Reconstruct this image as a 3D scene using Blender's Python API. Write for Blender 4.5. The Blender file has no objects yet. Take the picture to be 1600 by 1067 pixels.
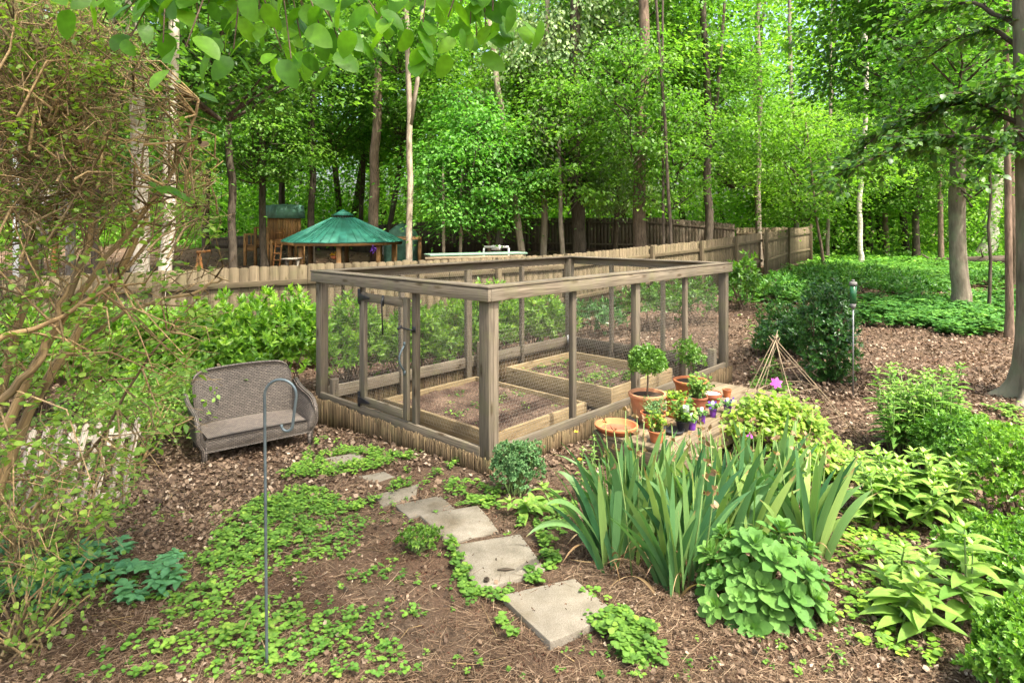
import bpy, math
import numpy as np
from mathutils import Vector, Matrix

# ------------------------------------------------------------------ camera, sky, sun, exposure
scene = bpy.context.scene
EYE = 1.9            # camera height above the path, metres
FPX = 971.0          # focal length in pixels of the 1600 px wide photograph
HZ = 354.0           # horizon row of the photograph
cam_data = bpy.data.cameras.new('camera'); cam = bpy.data.objects.new('camera', cam_data)
scene.collection.objects.link(cam); scene.camera = cam
cam.location = (0, 0, EYE); cam.rotation_euler = (math.radians(90), 0, 0)
cam_data.sensor_width = 36; cam_data.lens = FPX / 1600 * 36
cam_data.shift_y = (HZ - 533.5) / 1600
cam_data.clip_start = 0.05; cam_data.clip_end = 2000

SUN_DIR = Vector((0.36, -0.40, 1.0)).normalized()     # towards the sun
sun_el = math.asin(SUN_DIR.z); sun_az = math.atan2(SUN_DIR.x, SUN_DIR.y)
world = bpy.data.worlds.new('World'); scene.world = world; world.use_nodes = True
wn = world.node_tree.nodes; wl = world.node_tree.links
sky = wn.new('ShaderNodeTexSky'); sky.sky_type = 'NISHITA'; sky.sun_disc = False
sky.sun_elevation = sun_el; sky.sun_rotation = sun_az; sky.air_density = 1.0; sky.dust_density = 7.0
sky.ozone_density = 0.4
wl.new(sky.outputs[0], wn['Background'].inputs[0]); wn['Background'].inputs[1].default_value = 0.15
sun_data = bpy.data.lights.new('sun', 'SUN'); sun_data.energy = 2.6; sun_data.angle = math.radians(1.5)
sun_data.color = (1.0, 0.96, 0.88)
sun = bpy.data.objects.new('sun', sun_data); scene.collection.objects.link(sun)
sun.rotation_euler = SUN_DIR.to_track_quat('Z', 'Y').to_euler(); sun.location = SUN_DIR * 60
scene.view_settings.view_transform = 'Standard'; scene.view_settings.look = 'None'
scene.view_settings.exposure = 1.88; scene.view_settings.gamma = 1.0
scene.cycles.max_bounces = 9; scene.cycles.diffuse_bounces = 6; scene.cycles.transmission_bounces = 5
scene.cycles.glossy_bounces = 2; scene.cycles.sample_clamp_indirect = 6

# ------------------------------------------------------------------ helpers
COL = scene.collection
rng = np.random.default_rng(7)
def ss(a, b, x):
    t = np.clip((np.asarray(x, float) - a) / (b - a), 0, 1); return t * t * (3 - 2 * t)
def vnoise(x, y, s=0):
    x = np.asarray(x, float); y = np.asarray(y, float); xi = np.floor(x); yi = np.floor(y); fx = x - xi; fy = y - yi
    def h(a, b):
        v = np.sin(a * 127.1 + b * 311.7 + s * 74.7) * 43758.5453; return v - np.floor(v)
    fx = fx * fx * (3 - 2 * fx); fy = fy * fy * (3 - 2 * fy)
    return (h(xi, yi) * (1 - fx) + h(xi + 1, yi) * fx) * (1 - fy) + (h(xi, yi + 1) * (1 - fx) + h(xi + 1, yi + 1) * fx) * fy
def ground_z(x, y):
    x = np.asarray(x, float); y = np.asarray(y, float)
    r = x / np.maximum(y, 0.5)
    z = -0.35 * ss(4.3, 9, y) * ss(6, -1, x)
    z = z + (0.95 * ss(21, 31, y) + 0.35 * ss(31, 45, y)) * ss(0.36, 0.12, r)
    z = z + 0.35 * ss(10, 18, y) * ss(0.2, 0.55, r) * 0
    z = z - 0.06 * np.exp(-((x + 2.3) ** 2 + (y - 5.35) ** 2) / .55)
    z = z + 0.03 * (vnoise(x * 0.9, y * 0.9) - 0.5) + 0.018 * (vnoise(x * 3.1, y * 3.1, 3) - 0.5)
    z = z + 0.25 * (vnoise(x * 0.16, y * 0.16, 9) - 0.5) * ss(12, 25, y)
    return z
def gz(x, y): return float(ground_z(x, y))
def pt(px, py, z):            # where the line of sight through (px, py) meets height z
    y = (EYE - z) * FPX / (py - HZ); return np.array([(px - 800) / FPX * y, y, z])
def gnd(px, py):              # the same on the terrain
    z = 0.0
    for _ in range(25): p = pt(px, py, z); z = 0.5 * z + 0.5 * gz(p[0], p[1])
    p = pt(px, py, z); p[2] = gz(p[0], p[1]); return p
def at(px, y, z=None):        # point at distance y under column px
    x = (px - 800) / FPX * y; return np.array([x, y, gz(x, y) if z is None else z])
def proj(P):
    return 800 + FPX * P[:, 0] / P[:, 1], HZ + FPX * (EYE - P[:, 2]) / P[:, 1]
def inpoly(px, py, poly):
    c = np.zeros(len(px), bool); n = len(poly)
    for i in range(n):
        x1, y1 = poly[i]; x2, y2 = poly[(i + 1) % n]
        if y1 == y2: continue
        c ^= ((y1 > py) != (y2 > py)) & (px < (x2 - x1) * (py - y1) / (y2 - y1) + x1)
    return c

class MB:
    """collects geometry; build() links it as ONE mesh object"""
    def __init__(s): s.v = []; s.f = []; s.lc = []; s.var = []; s.n = 0
    def add(s, V, F, lc=None, var=None):
        V = np.asarray(V, float).reshape(-1, 3); n = len(V)
        s.v.append(V); s.lc.append(V if lc is None else np.asarray(lc, float).reshape(-1, 3))
        s.var.append(np.full(n, rng.random()) if var is None else np.broadcast_to(np.asarray(var, float), (n,)))
        if isinstance(F, np.ndarray): s.f.append(F + s.n)
        else:
            by = {}
            for q in F: by.setdefault(len(q), []).append(q)
            for k in by: s.f.append(np.array(by[k], int) + s.n)
        s.n += n
    def build(s, name, mat, parent=None, smooth=False, bevel=0, origin=None, mesh_only=False):
        V = np.concatenate(s.v)
        org = np.zeros(3) if origin is None else np.asarray(origin, float)
        V = V - org
        me = bpy.data.meshes.new(name)
        tot = np.concatenate([np.full(len(f), f.shape[1]) for f in s.f]); idx = np.concatenate([f.ravel() for f in s.f])
        me.vertices.add(len(V)); me.vertices.foreach_set('co', V.astype(np.float32).ravel())
        me.loops.add(len(idx)); me.loops.foreach_set('vertex_index', idx.astype(np.int32))
        me.polygons.add(len(tot)); st = np.concatenate([[0], np.cumsum(tot)[:-1]])
        me.polygons.foreach_set('loop_start', st.astype(np.int32))
        try: me.polygons.foreach_set('loop_total', tot.astype(np.int32))
        except Exception: pass
        me.update(calc_edges=True)
        a = me.attributes.new('lc', 'FLOAT_VECTOR', 'POINT'); a.data.foreach_set('vector', np.concatenate(s.lc).astype(np.float32).ravel())
        a = me.attributes.new('var', 'FLOAT', 'POINT'); a.data.foreach_set('value', np.concatenate(s.var).astype(np.float32))
        if smooth: me.polygons.foreach_set('use_smooth', np.ones(len(tot), bool))
        me.materials.append(mat)
        if mesh_only: return me
        o = bpy.data.objects.new(name, me); COL.objects.link(o)
        if parent is not None: o.parent = parent
        if origin is not None: o.location = Vector(org) - (Vector((0, 0, 0)) if parent is None else Vector((0, 0, 0)))
        if bevel:
            m = o.modifiers.new('bevel', 'BEVEL'); m.width = bevel; m.segments = 2; m.limit_method = 'ANGLE'
        return o
    # --- solids
    def board(s, p0, p1, w, t, up=(0, 0, 1), var=None, taper=1.0, wob=0):
        """a plank from p0 to p1; w measured along up, t across"""
        p0 = np.asarray(p0, float); p1 = np.asarray(p1, float); d = p1 - p0; L = np.linalg.norm(d); d = d / L
        up = np.asarray(up, float); sd = np.cross(d, up); sd /= np.linalg.norm(sd); up = np.cross(sd, d)
        V = []; lc = []; off = rng.random(3) * 40
        for e, (P, k) in enumerate(((p0, 1.0), (p1, taper))):
            for a, b in ((-1, -1), (1, -1), (1, 1), (-1, 1)):
                V.append(P + sd * a * t / 2 * k + up * b * w / 2 * k); lc.append(off + np.array([e * L, a * t / 2, b * w / 2]))
        F = [(0, 1, 2, 3), (7, 6, 5, 4), (0, 4, 5, 1), (1, 5, 6, 2), (2, 6, 7, 3), (3, 7, 4, 0)]
        s.add(V, F, lc, var)
    def poly_prism(s, pts, thick, n, var=None, ldir=None):
        """extrude a planar outline by thick along n"""
        pts = np.asarray(pts, float); n = np.asarray(n, float); n = n / np.linalg.norm(n); k = len(pts)
        V = np.concatenate([pts, pts + n * thick]); off = rng.random(3) * 40
        d = np.asarray(ldir, float) if ldir is not None else pts[1] - pts[0]; d = d / np.linalg.norm(d); e = np.cross(n, d)
        R = V - pts[0]; lc = np.stack([R @ d, R @ e, R @ n], 1) + off
        F = [tuple(range(k))[::-1], tuple(range(k, 2 * k))] + [(i, (i + 1) % k, k + (i + 1) % k, k + i) for i in range(k)]
        s.add(V, F, lc, var)
    def tube(s, P, R, sides=6, var=None, closed=False, cap=True, rough=0.0):
        P = np.asarray(P, float); n = len(P); R = np.broadcast_to(np.asarray(R, float), (n,))
        T = np.gradient(P, axis=0) if not closed else np.roll(P, -1, 0) - np.roll(P, 1, 0)
        T /= np.linalg.norm(T, axis=1)[:, None] + 1e-9
        a = np.array([0, 0, 1.0]) if abs(T[0, 2]) < .9 else np.array([1.0, 0, 0])
        N = np.zeros_like(P); u = np.cross(T[0], a); u /= np.linalg.norm(u)
        for i in range(n):
            u = u - T[i] * (u @ T[i]); u /= np.linalg.norm(u) + 1e-9; N[i] = u
        B = np.cross(T, N); th = np.arange(sides) * 2 * math.pi / sides
        rr = R[:, None] * (1 + rough * (rng.random((n, sides)) - .5))
        V = P[:, None] + rr[..., None] * (np.cos(th)[None, :, None] * N[:, None] + np.sin(th)[None, :, None] * B[:, None])
        Ls = np.concatenate([[0], np.cumsum(np.linalg.norm(np.diff(P, axis=0), axis=1))])
        off = rng.random(3) * 30
        lc = np.stack([np.repeat(Ls, sides), np.tile(np.cos(th), n) * np.repeat(R, sides), np.tile(np.sin(th), n) * np.repeat(R, sides)], 1) + off
        i = np.arange(n - (0 if closed else 1))[:, None] * sides; j = np.arange(sides)[None, :]; j2 = (j + 1) % sides
        i2 = (i + sides) % (n * sides)
        F = np.stack([i + j, i + j2, i2 + j2, i2 + j], -1).reshape(-1, 4)
        s.add(V.reshape(-1, 3), F, lc, var)
        if cap and not closed:
            s.f.append(np.array([list(range(sides))[::-1], list(range((n - 1) * sides, n * sides))]) + s.n - n * sides)
    def twigs(s, A, B, ra, rb, sides=3, bend=0.12, var=None):
        """many thin two-segment sticks at once, A to B"""
        A = np.asarray(A, float); B = np.asarray(B, float); n = len(A); ra = np.broadcast_to(ra, (n,)); rb = np.broadcast_to(rb, (n,))
        L = np.linalg.norm(B - A, axis=1)[:, None]; M = (A + B) / 2 + rng.normal(0, 1, (n, 3)) * L * bend
        T = (B - A) / (L + 1e-9); a = np.where(np.abs(T[:, 2:3]) < .9, np.array([[0, 0, 1.0]]), np.array([[1.0, 0, 0]]))
        N = np.cross(T, a); N /= np.linalg.norm(N, axis=1)[:, None]; Bn = np.cross(T, N)
        th = np.arange(sides) * 2 * math.pi / sides
        ring = np.cos(th)[None, :, None] * N[:, None] + np.sin(th)[None, :, None] * Bn[:, None]
        V = np.stack([A[:, None] + ring * ra[:, None, None], M[:, None] + ring * ((ra + rb) / 2)[:, None, None], B[:, None] + ring * rb[:, None, None]], 1)
        F = []
        for k in range(2):
            for j in range(sides): F.append((k * sides + j, k * sides + (j + 1) % sides, (k + 1) * sides + (j + 1) % sides, (k + 1) * sides + j))
        F = (np.array(F)[None] + (np.arange(n) * 3 * sides)[:, None, None]).reshape(-1, 4)
        vv = rng.random(n) if var is None else np.broadcast_to(var, (n,))
        s.add(V.reshape(-1, 3), F, None, np.repeat(vv, 3 * sides))
    def lathe(s, prof, c, seg=28, var=None):
        prof = np.asarray(prof, float); n = len(prof); th = np.arange(seg) * 2 * math.pi / seg
        V = np.stack([prof[:, 0:1] * np.cos(th) + c[0], prof[:, 0:1] * np.sin(th) + c[1], np.repeat(prof[:, 1:2], seg, 1) + c[2]], -1)
        i = np.arange(n - 1)[:, None] * seg; j = np.arange(seg)[None]; j2 = (j + 1) % seg
        F = np.stack([i + j, i + j2, i + seg + j2, i + seg + j], -1).reshape(-1, 4)
        s.add(V.reshape(-1, 3), F, None, var)
    def leaves(s, tpl, P, D, Nn, L, W=None, var=None):
        """copies of a leaf template: base P, direction D, normal Nn, length L, width W"""
        TV, TF = tpl; P = np.asarray(P, float); n = len(P)
        D = D / (np.linalg.norm(D, axis=1)[:, None] + 1e-9); S = np.cross(Nn, D); S /= np.linalg.norm(S, axis=1)[:, None] + 1e-9
        U = np.cross(D, S); L = np.broadcast_to(L, (n,)); W = L if W is None else np.broadcast_to(W, (n,))
        V = P[:, None] + TV[None, :, 0:1] * D[:, None] * L[:, None, None] + TV[None, :, 1:2] * S[:, None] * W[:, None, None] + TV[None, :, 2:3] * U[:, None] * L[:, None, None]
        k = len(TV); F = (TF[None] + (np.arange(n) * k)[:, None, None]).reshape(-1, TF.shape[1])
        vv = rng.random(n) if var is None else np.broadcast_to(var, (n,))
        lc = np.broadcast_to(TV[None], (n, k, 3)).reshape(-1, 3)
        s.add(V.reshape(-1, 3), F, lc, np.repeat(vv, k))

def leaf_tpl(w=0.28, droop=0.18, fold=0.06, shape='ovate', rows=3):
    """a folded, drooping leaf: midrib from x=0 to 1"""
    if rows == 1:
        V = np.array([[0, 0, 0], [.45, w, fold], [1, 0, -droop], [.45, -w, fold]]); F = np.array([[0, 2, 1], [0, 3, 2]]); return V, F
    xs = np.linspace(0, 1, rows + 2)
    if shape == 'ovate': hw = np.sin(np.pi * xs ** 0.75) ** 0.8
    elif shape == 'spoon': hw = np.sin(np.pi * xs ** 1.45) ** 0.8
    elif shape == 'heart': hw = 1.95 * xs ** .5 * (1 - xs) ** .72
    else: hw = np.sin(np.pi * xs) ** .7
    V = []
    for x, h in zip(xs, hw):
        z = -droop * x * x; V += [[x, 0, z]] if x in (0, 1) else [[x, 0, z], [x, w * h, z + fold * h], [x, -w * h, z + fold * h]]
    F = []; idx = [0] + [1 + 3 * i for i in range(rows)] + [1 + 3 * rows]
    F += [(0, 1, 2), (0, 3, 1)]
    for i in range(rows - 1):
        a = idx[i + 1]; b = idx[i + 2]
        F += [(a, b, b + 1), (a, b + 1, a + 1), (a, b + 2, b), (a, a + 2, b + 2)]
    a = idx[rows]; t = idx[-1]; F += [(a, t, a + 1), (a, a + 2, t)]
    return np.array(V, float), np.array(F)
def unit(n): v = rng.normal(0, 1, (n, 3)); return v / np.linalg.norm(v, axis=1)[:, None]

def tag(o, label=None, cat=None, group=None, kind=None):
    if label: o['label'] = label
    if cat: o['category'] = cat
    if group: o['group'] = group
    if kind: o['kind'] = kind
    return o
def empty(name, loc, label, cat, group=None, rz=0):
    o = bpy.data.objects.new(name, None); COL.objects.link(o); o.location = Vector(loc); o.rotation_euler = (0, 0, rz)
    o.empty_display_size = 0.2
    return tag(o, label, cat, group)
def part(mb, name, mat, root, smooth=False, bevel=0):
    """mb holds world coordinates; the part is parented under root which is unrotated"""
    o = mb.build(name, mat, None, smooth, bevel)
    o.parent = root
    r = root; off = Vector((0, 0, 0))
    while r is not None: off += Vector(r.location); r = r.parent
    o.data.transform(Matrix.Translation(-off)); return o

# ------------------------------------------------------------------ materials
def nt(name):
    m = bpy.data.materials.new(name); m.use_nodes = True; n = m.node_tree.nodes; n.clear(); return m, n, m.node_tree.links
def rgb(c): return (c[0], c[1], c[2], 1)
def ramp(n, stops):
    r = n.new('ShaderNodeValToRGB'); e = r.color_ramp.elements
    while len(e) < len(stops): e.new(0.5)
    for i, (p, c) in enumerate(stops): e[i].position = p; e[i].color = rgb(c)
    return r
def noise(n, l, src, scale, detail=4, vec_scale=None, rough=0.55):
    t = n.new('ShaderNodeTexNoise'); t.inputs['Scale'].default_value = scale; t.inputs['Detail'].default_value = detail; t.inputs['Roughness'].default_value = rough
    if vec_scale:
        m = n.new('ShaderNodeMapping'); m.inputs['Scale'].default_value = vec_scale; l.new(src, m.inputs[0]); src = m.outputs[0]
    l.new(src, t.inputs['Vector']); return t
def mixc(n, l, a, b, f, mode='MIX'):
    m = n.new('ShaderNodeMix'); m.data_type = 'RGBA'; m.blend_type = mode
    for s_, i in ((f, 0), (a, 6), (b, 7)):
        if isinstance(s_, (int, float)): m.inputs[i].default_value = s_
        elif isinstance(s_, tuple): m.inputs[i].default_value = rgb(s_)
        else: l.new(s_, m.inputs[i])
    return m.outputs[2]
def out(n, l, sh):
    o = n.new('ShaderNodeOutputMaterial'); l.new(sh, o.inputs[0])
def bsdf(n, l, col, rough=0.7, spec=0.3, metal=0):
    b = n.new('ShaderNodeBsdfPrincipled'); b.inputs['Roughness'].default_value = rough; b.inputs['Metallic'].default_value = metal
    b.inputs['Specular IOR Level'].default_value = spec
    if isinstance(col, tuple): b.inputs['Base Color'].default_value = rgb(col)
    else: l.new(col, b.inputs['Base Color'])
    return b
def bump(n, l, h, b, strength=0.4, dist=0.01):
    k = n.new('ShaderNodeBump'); k.inputs['Strength'].default_value = strength; k.inputs['Distance'].default_value = dist
    l.new(h, k.inputs['Height']); l.new(k.outputs[0], b.inputs['Normal'])
def attr(n, name): a = n.new('ShaderNodeAttribute'); a.attribute_name = name; return a

def leaf_mat(name, stops, trans=0.4, rough=0.45, spec=0.35, tmul=(1.5, 1.6, .55), vein=True, tip=False):
    m, n, l = nt(name); a = attr(n, 'var'); r = ramp(n, stops); l.new(a.outputs['Fac'], r.inputs[0])
    oi = n.new('ShaderNodeObjectInfo'); c = mixc(n, l, r.outputs[0], oi.outputs['Color'], 1.0, 'MULTIPLY')
    if vein:
        t = noise(n, l, attr(n, 'lc').outputs['Vector'], 3.0, 2); q = ramp(n, [(0.3, (.8, .8, .8)), (0.7, (1.12, 1.12, 1.12))]); l.new(t.outputs[0], q.inputs[0])
        c = mixc(n, l, c, q.outputs[0], 1.0, 'MULTIPLY')
    if tip:
        lcn = attr(n, 'lc').outputs['Vector']; w = noise(n, l, lcn, 1.0, 3, (.6, 3.2, 1)); q = ramp(n, [(0.35, (.78, .8, .8)), (0.65, (1.15, 1.12, 1.05))]); l.new(w.outputs[0], q.inputs[0]); c = mixc(n, l, c, q.outputs[0], 1.0, 'MULTIPLY')
        sx = n.new('ShaderNodeSeparateXYZ'); l.new(lcn, sx.inputs[0]); ad = n.new('ShaderNodeMath'); ad.operation = 'MULTIPLY_ADD'; l.new(a.outputs['Fac'], ad.inputs[0]); ad.inputs[1].default_value = .35; l.new(sx.outputs[0], ad.inputs[2])
        q2 = ramp(n, [(0.93, (0, 0, 0)), (1.0, (1, 1, 1))]); dv = n.new('ShaderNodeMath'); dv.operation = 'DIVIDE'; l.new(ad.outputs[0], dv.inputs[0]); dv.inputs[1].default_value = 2.22; l.new(dv.outputs[0], q2.inputs[0]); c = mixc(n, l, c, (.30, .20, .08), q2.outputs[0])
    b = bsdf(n, l, c, rough, spec); t = n.new('ShaderNodeBsdfTranslucent')
    tc = mixc(n, l, c, tmul, 1.0, 'MULTIPLY'); l.new(tc, t.inputs[0])
    x = n.new('ShaderNodeMixShader'); x.inputs[0].default_value = trans; l.new(b.outputs[0], x.inputs[1]); l.new(t.outputs[0], x.inputs[2])
    out(n, l, x.outputs[0]); return m
def wood_mat(name, light, dark, stain=(.10, .09, .06), rough=0.85, grain=1.0, moss=None, lv=.25):
    m, n, l = nt(name); lc = attr(n, 'lc').outputs['Vector']
    t = noise(n, l, lc, 1.0, 5, (3.2, 70 * grain, 70 * grain)); r = ramp(n, [(0.28, dark), (0.55, light), (0.8, tuple(min(1, c * 1.2) for c in light))]); l.new(t.outputs[0], r.inputs[0])
    d = n.new('ShaderNodeTexWave'); d.wave_type = 'RINGS'; d.inputs['Scale'].default_value = 9; d.inputs['Distortion'].default_value = 9; d.inputs['Detail'].default_value = 2; d.inputs['Detail Scale'].default_value = .6
    mp = n.new('ShaderNodeMapping'); mp.inputs['Scale'].default_value = (.22, 3.0, 3.0); l.new(lc, mp.inputs[0]); l.new(mp.outputs[0], d.inputs['Vector'])
    wr = ramp(n, [(0.0, (.66, .64, .62)), (0.35, (1, 1, 1)), (1, (1.05, 1.05, 1.05))]); l.new(d.outputs[0], wr.inputs[0])
    c = mixc(n, l, r.outputs[0], wr.outputs[0], 0.75, 'MULTIPLY')
    vo = n.new('ShaderNodeTexVoronoi'); vo.inputs['Scale'].default_value = 1; mk = n.new('ShaderNodeMapping'); mk.inputs['Scale'].default_value = (3.2, 11, 11); l.new(lc, mk.inputs[0]); l.new(mk.outputs[0], vo.inputs['Vector'])
    kr = ramp(n, [(0.10, (.30, .24, .18)), (0.17, (.8, .75, .7)), (.24, (1, 1, 1))]); l.new(vo.outputs['Distance'], kr.inputs[0]); c = mixc(n, l, c, kr.outputs[0], 1.0, 'MULTIPLY')
    t2 = noise(n, l, lc, 2.4, 4); s = ramp(n, [(0.42, (0, 0, 0)), (0.68, (1, 1, 1))]); l.new(t2.outputs[0], s.inputs[0])
    c = mixc(n, l, c, stain, s.outputs[0]) if False else mixc(n, l, c, mixc(n, l, c, stain, .55), s.outputs[0])
    if moss:
        g = n.new('ShaderNodeNewGeometry'); t3 = noise(n, l, g.outputs['Position'], 6, 4); s3 = ramp(n, [(0.48, (0, 0, 0)), (0.7, (.6, .6, .6))]); l.new(t3.outputs[0], s3.inputs[0]); c = mixc(n, l, c, moss, s3.outputs[0])
    v = attr(n, 'var').outputs['Fac']; mr = n.new('ShaderNodeMapRange'); mr.inputs[3].default_value = 1 - lv; mr.inputs[4].default_value = 1 + lv; l.new(v, mr.inputs[0])
    cc = n.new('ShaderNodeCombineColor'); [l.new(mr.outputs[0], cc.inputs[i]) for i in range(3)]
    c = mixc(n, l, c, cc.outputs[0], 1.0, 'MULTIPLY')
    b = bsdf(n, l, c, rough, .2); bump(n, l, t.outputs[0], b, .5, .004); out(n, l, b.outputs[0]); return m
def bark_mat(name, light, dark, vs=(4, 26, 26), bs=.8, bd=.02, moss=None):
    m, n, l = nt(name); lc = attr(n, 'lc').outputs['Vector']
    t = noise(n, l, lc, 1.0, 6, vs, .65); r = ramp(n, [(0.3, dark), (0.62, light)]); l.new(t.outputs[0], r.inputs[0])
    t2 = noise(n, l, lc, 1.7, 3); s = ramp(n, [(0.3, (.7, .7, .68)), (0.7, (1.2, 1.2, 1.18))]); l.new(t2.outputs[0], s.inputs[0])
    c = mixc(n, l, r.outputs[0], s.outputs[0], 1.0, 'MULTIPLY')
    if moss:
        t3 = noise(n, l, lc, 3.3, 4); s3 = ramp(n, [(0.5, (0, 0, 0)), (0.66, (.7, .7, .7))]); l.new(t3.outputs[0], s3.inputs[0]); c = mixc(n, l, c, moss, s3.outputs[0])
    b = bsdf(n, l, c, .9, .15); bump(n, l, t.outputs[0], b, bs, bd); out(n, l, b.outputs[0]); return m
def plain(name, col, rough=.6, spec=.3, metal=0, nz=0.25, sc=14, bmp=0.15):
    m, n, l = nt(name); g = n.new('ShaderNodeTexCoord').outputs['Object']; t = noise(n, l, g, sc, 4)
    r = ramp(n, [(0.3, tuple(c * (1 - nz) for c in col)), (0.7, tuple(min(1, c * (1 + nz)) for c in col))]); l.new(t.outputs[0], r.inputs[0])
    b = bsdf(n, l, r.outputs[0], rough, spec, metal); bump(n, l, t.outputs[0], b, bmp, .004); out(n, l, b.outputs[0]); return m

M = {}
M['cage_wood'] = wood_mat('cage_wood', (.205, .168, .118), (.085, .067, .047), stain=(.13, .115, .085), moss=(.17, .155, .085), grain=1.5)
M['bed_wood'] = wood_mat('bed_wood', (.33, .245, .13), (.17, .12, .06), stain=(.19, .15, .08))
M['fence_wood'] = wood_mat('fence_wood', (.145, .112, .066), (.095, .072, .042), stain=(.09, .072, .038), moss=(.10, .09, .042), lv=.16)
M['old_fence'] = wood_mat('old_fence_wood', (.12, .09, .06), (.05, .04, .03))
M['grey_wood'] = wood_mat('grey_wood', (.42, .38, .31), (.2, .18, .14))
M['play_wood'] = wood_mat('play_wood', (.48, .26, .10), (.24, .12, .05))
M['orange_wood'] = wood_mat('orange_wood', (.50, .22, .07), (.30, .12, .04))
M['deck_wood'] = wood_mat('deck_wood', (.24, .185, .115), (.10, .075, .045), stain=(.12, .10, .065))
M['cane'] = wood_mat('cane', (.30, .22, .14), (.12, .085, .055), lv=.4)
M['bark_edge'] = wood_mat('bark_edging', (.16, .112, .06), (.045, .03, .018), stain=(.07, .055, .03), moss=(.10, .09, .04), grain=1.4, lv=.35)
M['bark_brown'] = bark_mat('bark_brown', (.24, .17, .12), (.07, .05, .035))
M['bark_dark'] = bark_mat('bark_dark', (.12, .095, .07), (.035, .028, .02))
M['bark_grey'] = bark_mat('bark_grey', (.27, .225, .17), (.12, .095, .07), (3, 14, 14), .6, .015, moss=(.20, .21, .13))
M['bark_pale'] = bark_mat('bark_pale', (.40, .335, .25), (.18, .14, .10), (3, 16, 16), .6, .015)
M['bark_bleach'] = bark_mat('bark_bleached', (.60, .53, .43), (.30, .25, .19), (3, 16, 16), .6, .015)
M['bark_white'] = bark_mat('bark_white', (.62, .58, .48), (.25, .21, .15), (12, 3, 3), .4, .01)
M['twig'] = wood_mat('twig', (.36, .25, .115), (.13, .085, .04), lv=.6)
M['stem_green'] = plain('stem_green', (.16, .24, .07), .6)
M['terracotta'] = plain('terracotta', (.47, .16, .065), .8, .2, 0, .25, 9)
M['terracotta_dark'] = plain('terracotta_dark', (.32, .11, .06), .8, .2, 0, .3, 9)
M['terracotta_pale'] = plain('terracotta_pale', (.50, .24, .12), .85, .2, 0, .25, 11)
M['soil_pot'] = plain('potting_soil', (.05, .035, .025), .95, .1, 0, .5, 90, .8)
M['pebbles'] = plain('pebbles', (.55, .48, .40), .8, .2, 0, .5, 70, .8)
M['purple'] = plain('purple_plastic', (.14, .035, .30), .4, .5, 0, .1)
M['black_metal'] = plain('black_metal', (.03, .03, .032), .5, .5, .3, .3)
M['hook_metal'] = plain('hook_metal', (.13, .17, .18), .42, .6, .5, .2, 30)
M['galv'] = plain('galvanised_steel', (.25, .25, .24), .5, .5, .7, .2, 40)
M['wire'] = plain('wire', (.30, .27, .22), .5, .5, .5, .3, 20)
M['white_paint'] = plain('white_paint', (.75, .75, .72), .5)
M['green_roof'] = plain('green_roof_metal', (.06, .29, .21), .5, .4, .1, .35, 2.5)
M['green_dull'] = plain('dull_green_roof', (.13, .27, .20), .6, .3, 0, .35, 4)
M['pale_green'] = plain('pale_green_top', (.16, .26, .18), .6, .3, 0, .12, 5)
M['stonegrey'] = plain('grey_masonry', (.20, .19, .175), .9, .2, 0, .3, 8)
M['gauge_green'] = plain('green_plastic', (.02, .12, .04), .2, .6, 0, .15)
M['bottle_blue'] = plain('blue_plastic', (.05, .12, .35), .35)
M['yellow'] = plain('yellow_petal', (.75, .42, .02), .5)
M['pink'] = plain('pink_petal', (.45, .06, .33), .5)
M['white_petal'] = plain('white_petal', (.72, .68, .66), .5)
M['violet'] = plain('violet_petal', (.13, .04, .35), .5)
M['drybrown'] = leaf_mat('dry_flower', [(0, (.16, .09, .04)), (1, (.36, .25, .13))], .2)
M['tree_leaf'] = leaf_mat('tree_leaf', [(0, (.055, .135, .022)), (.5, (.115, .245, .038)), (1, (.23, .385, .065))], .52, tmul=(1.25, 1.5, .6), vein=False)
M['pale_leaf'] = leaf_mat('pale_tree_leaf', [(0, (.09, .17, .06)), (.5, (.18, .28, .10)), (1, (.30, .38, .17))], .35, vein=False)
M['dark_leaf'] = leaf_mat('dark_tree_leaf', [(0, (.04, .11, .02)), (.6, (.08, .19, .03)), (1, (.15, .29, .045))], .45, .4, .4, vein=False)
M['laurel'] = leaf_mat('laurel_leaf', [(0, (.05, .13, .018)), (.45, (.12, .25, .03)), (1, (.28, .44, .055))], .36, .35, .5)
M['holly'] = leaf_mat('glossy_dark_leaf', [(0, (.018, .065, .018)), (.6, (.045, .13, .03)), (1, (.10, .22, .05))], .2, .28, .6)
M['box'] = leaf_mat('box_leaf', [(0, (.06, .15, .02)), (.5, (.14, .28, .04)), (1, (.30, .45, .08))], .3, .35, .4)
M['over'] = leaf_mat('overhead_leaf', [(0, (.07, .20, .02)), (.5, (.13, .32, .03)), (1, (.22, .45, .035))], .6, .35, .45, tmul=(1.5, 1.5, .4))
M['weed'] = leaf_mat('weed_leaf', [(0, (.05, .12, .02)), (.5, (.13, .26, .04)), (1, (.27, .41, .06))], .3, .5, .3)
M['creeper'] = leaf_mat('creeper_leaf', [(0, (.06, .19, .08)), (1, (.14, .34, .13))], .25, .4, .4)
M['ivy'] = leaf_mat('ground_cover_leaf', [(0, (.035, .11, .025)), (.55, (.08, .20, .04)), (1, (.18, .34, .06))], .25, .4, .4)
M['iris'] = leaf_mat('iris_leaf', [(0, (.04, .125, .05)), (.45, (.11, .24, .085)), (1, (.32, .45, .12))], .3, .45, .35, tmul=(1.3, 1.4, .6), tip=True)
M['sedum'] = leaf_mat('sedum_leaf', [(0, (.06, .16, .035)), (.5, (.105, .235, .05)), (1, (.18, .34, .075))], .2, .55, .12)
M['santo'] = leaf_mat('santolina_leaf', [(0, (.07, .17, .06)), (.6, (.14, .27, .10)), (1, (.25, .38, .16))], .15, .6, .2)
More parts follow.
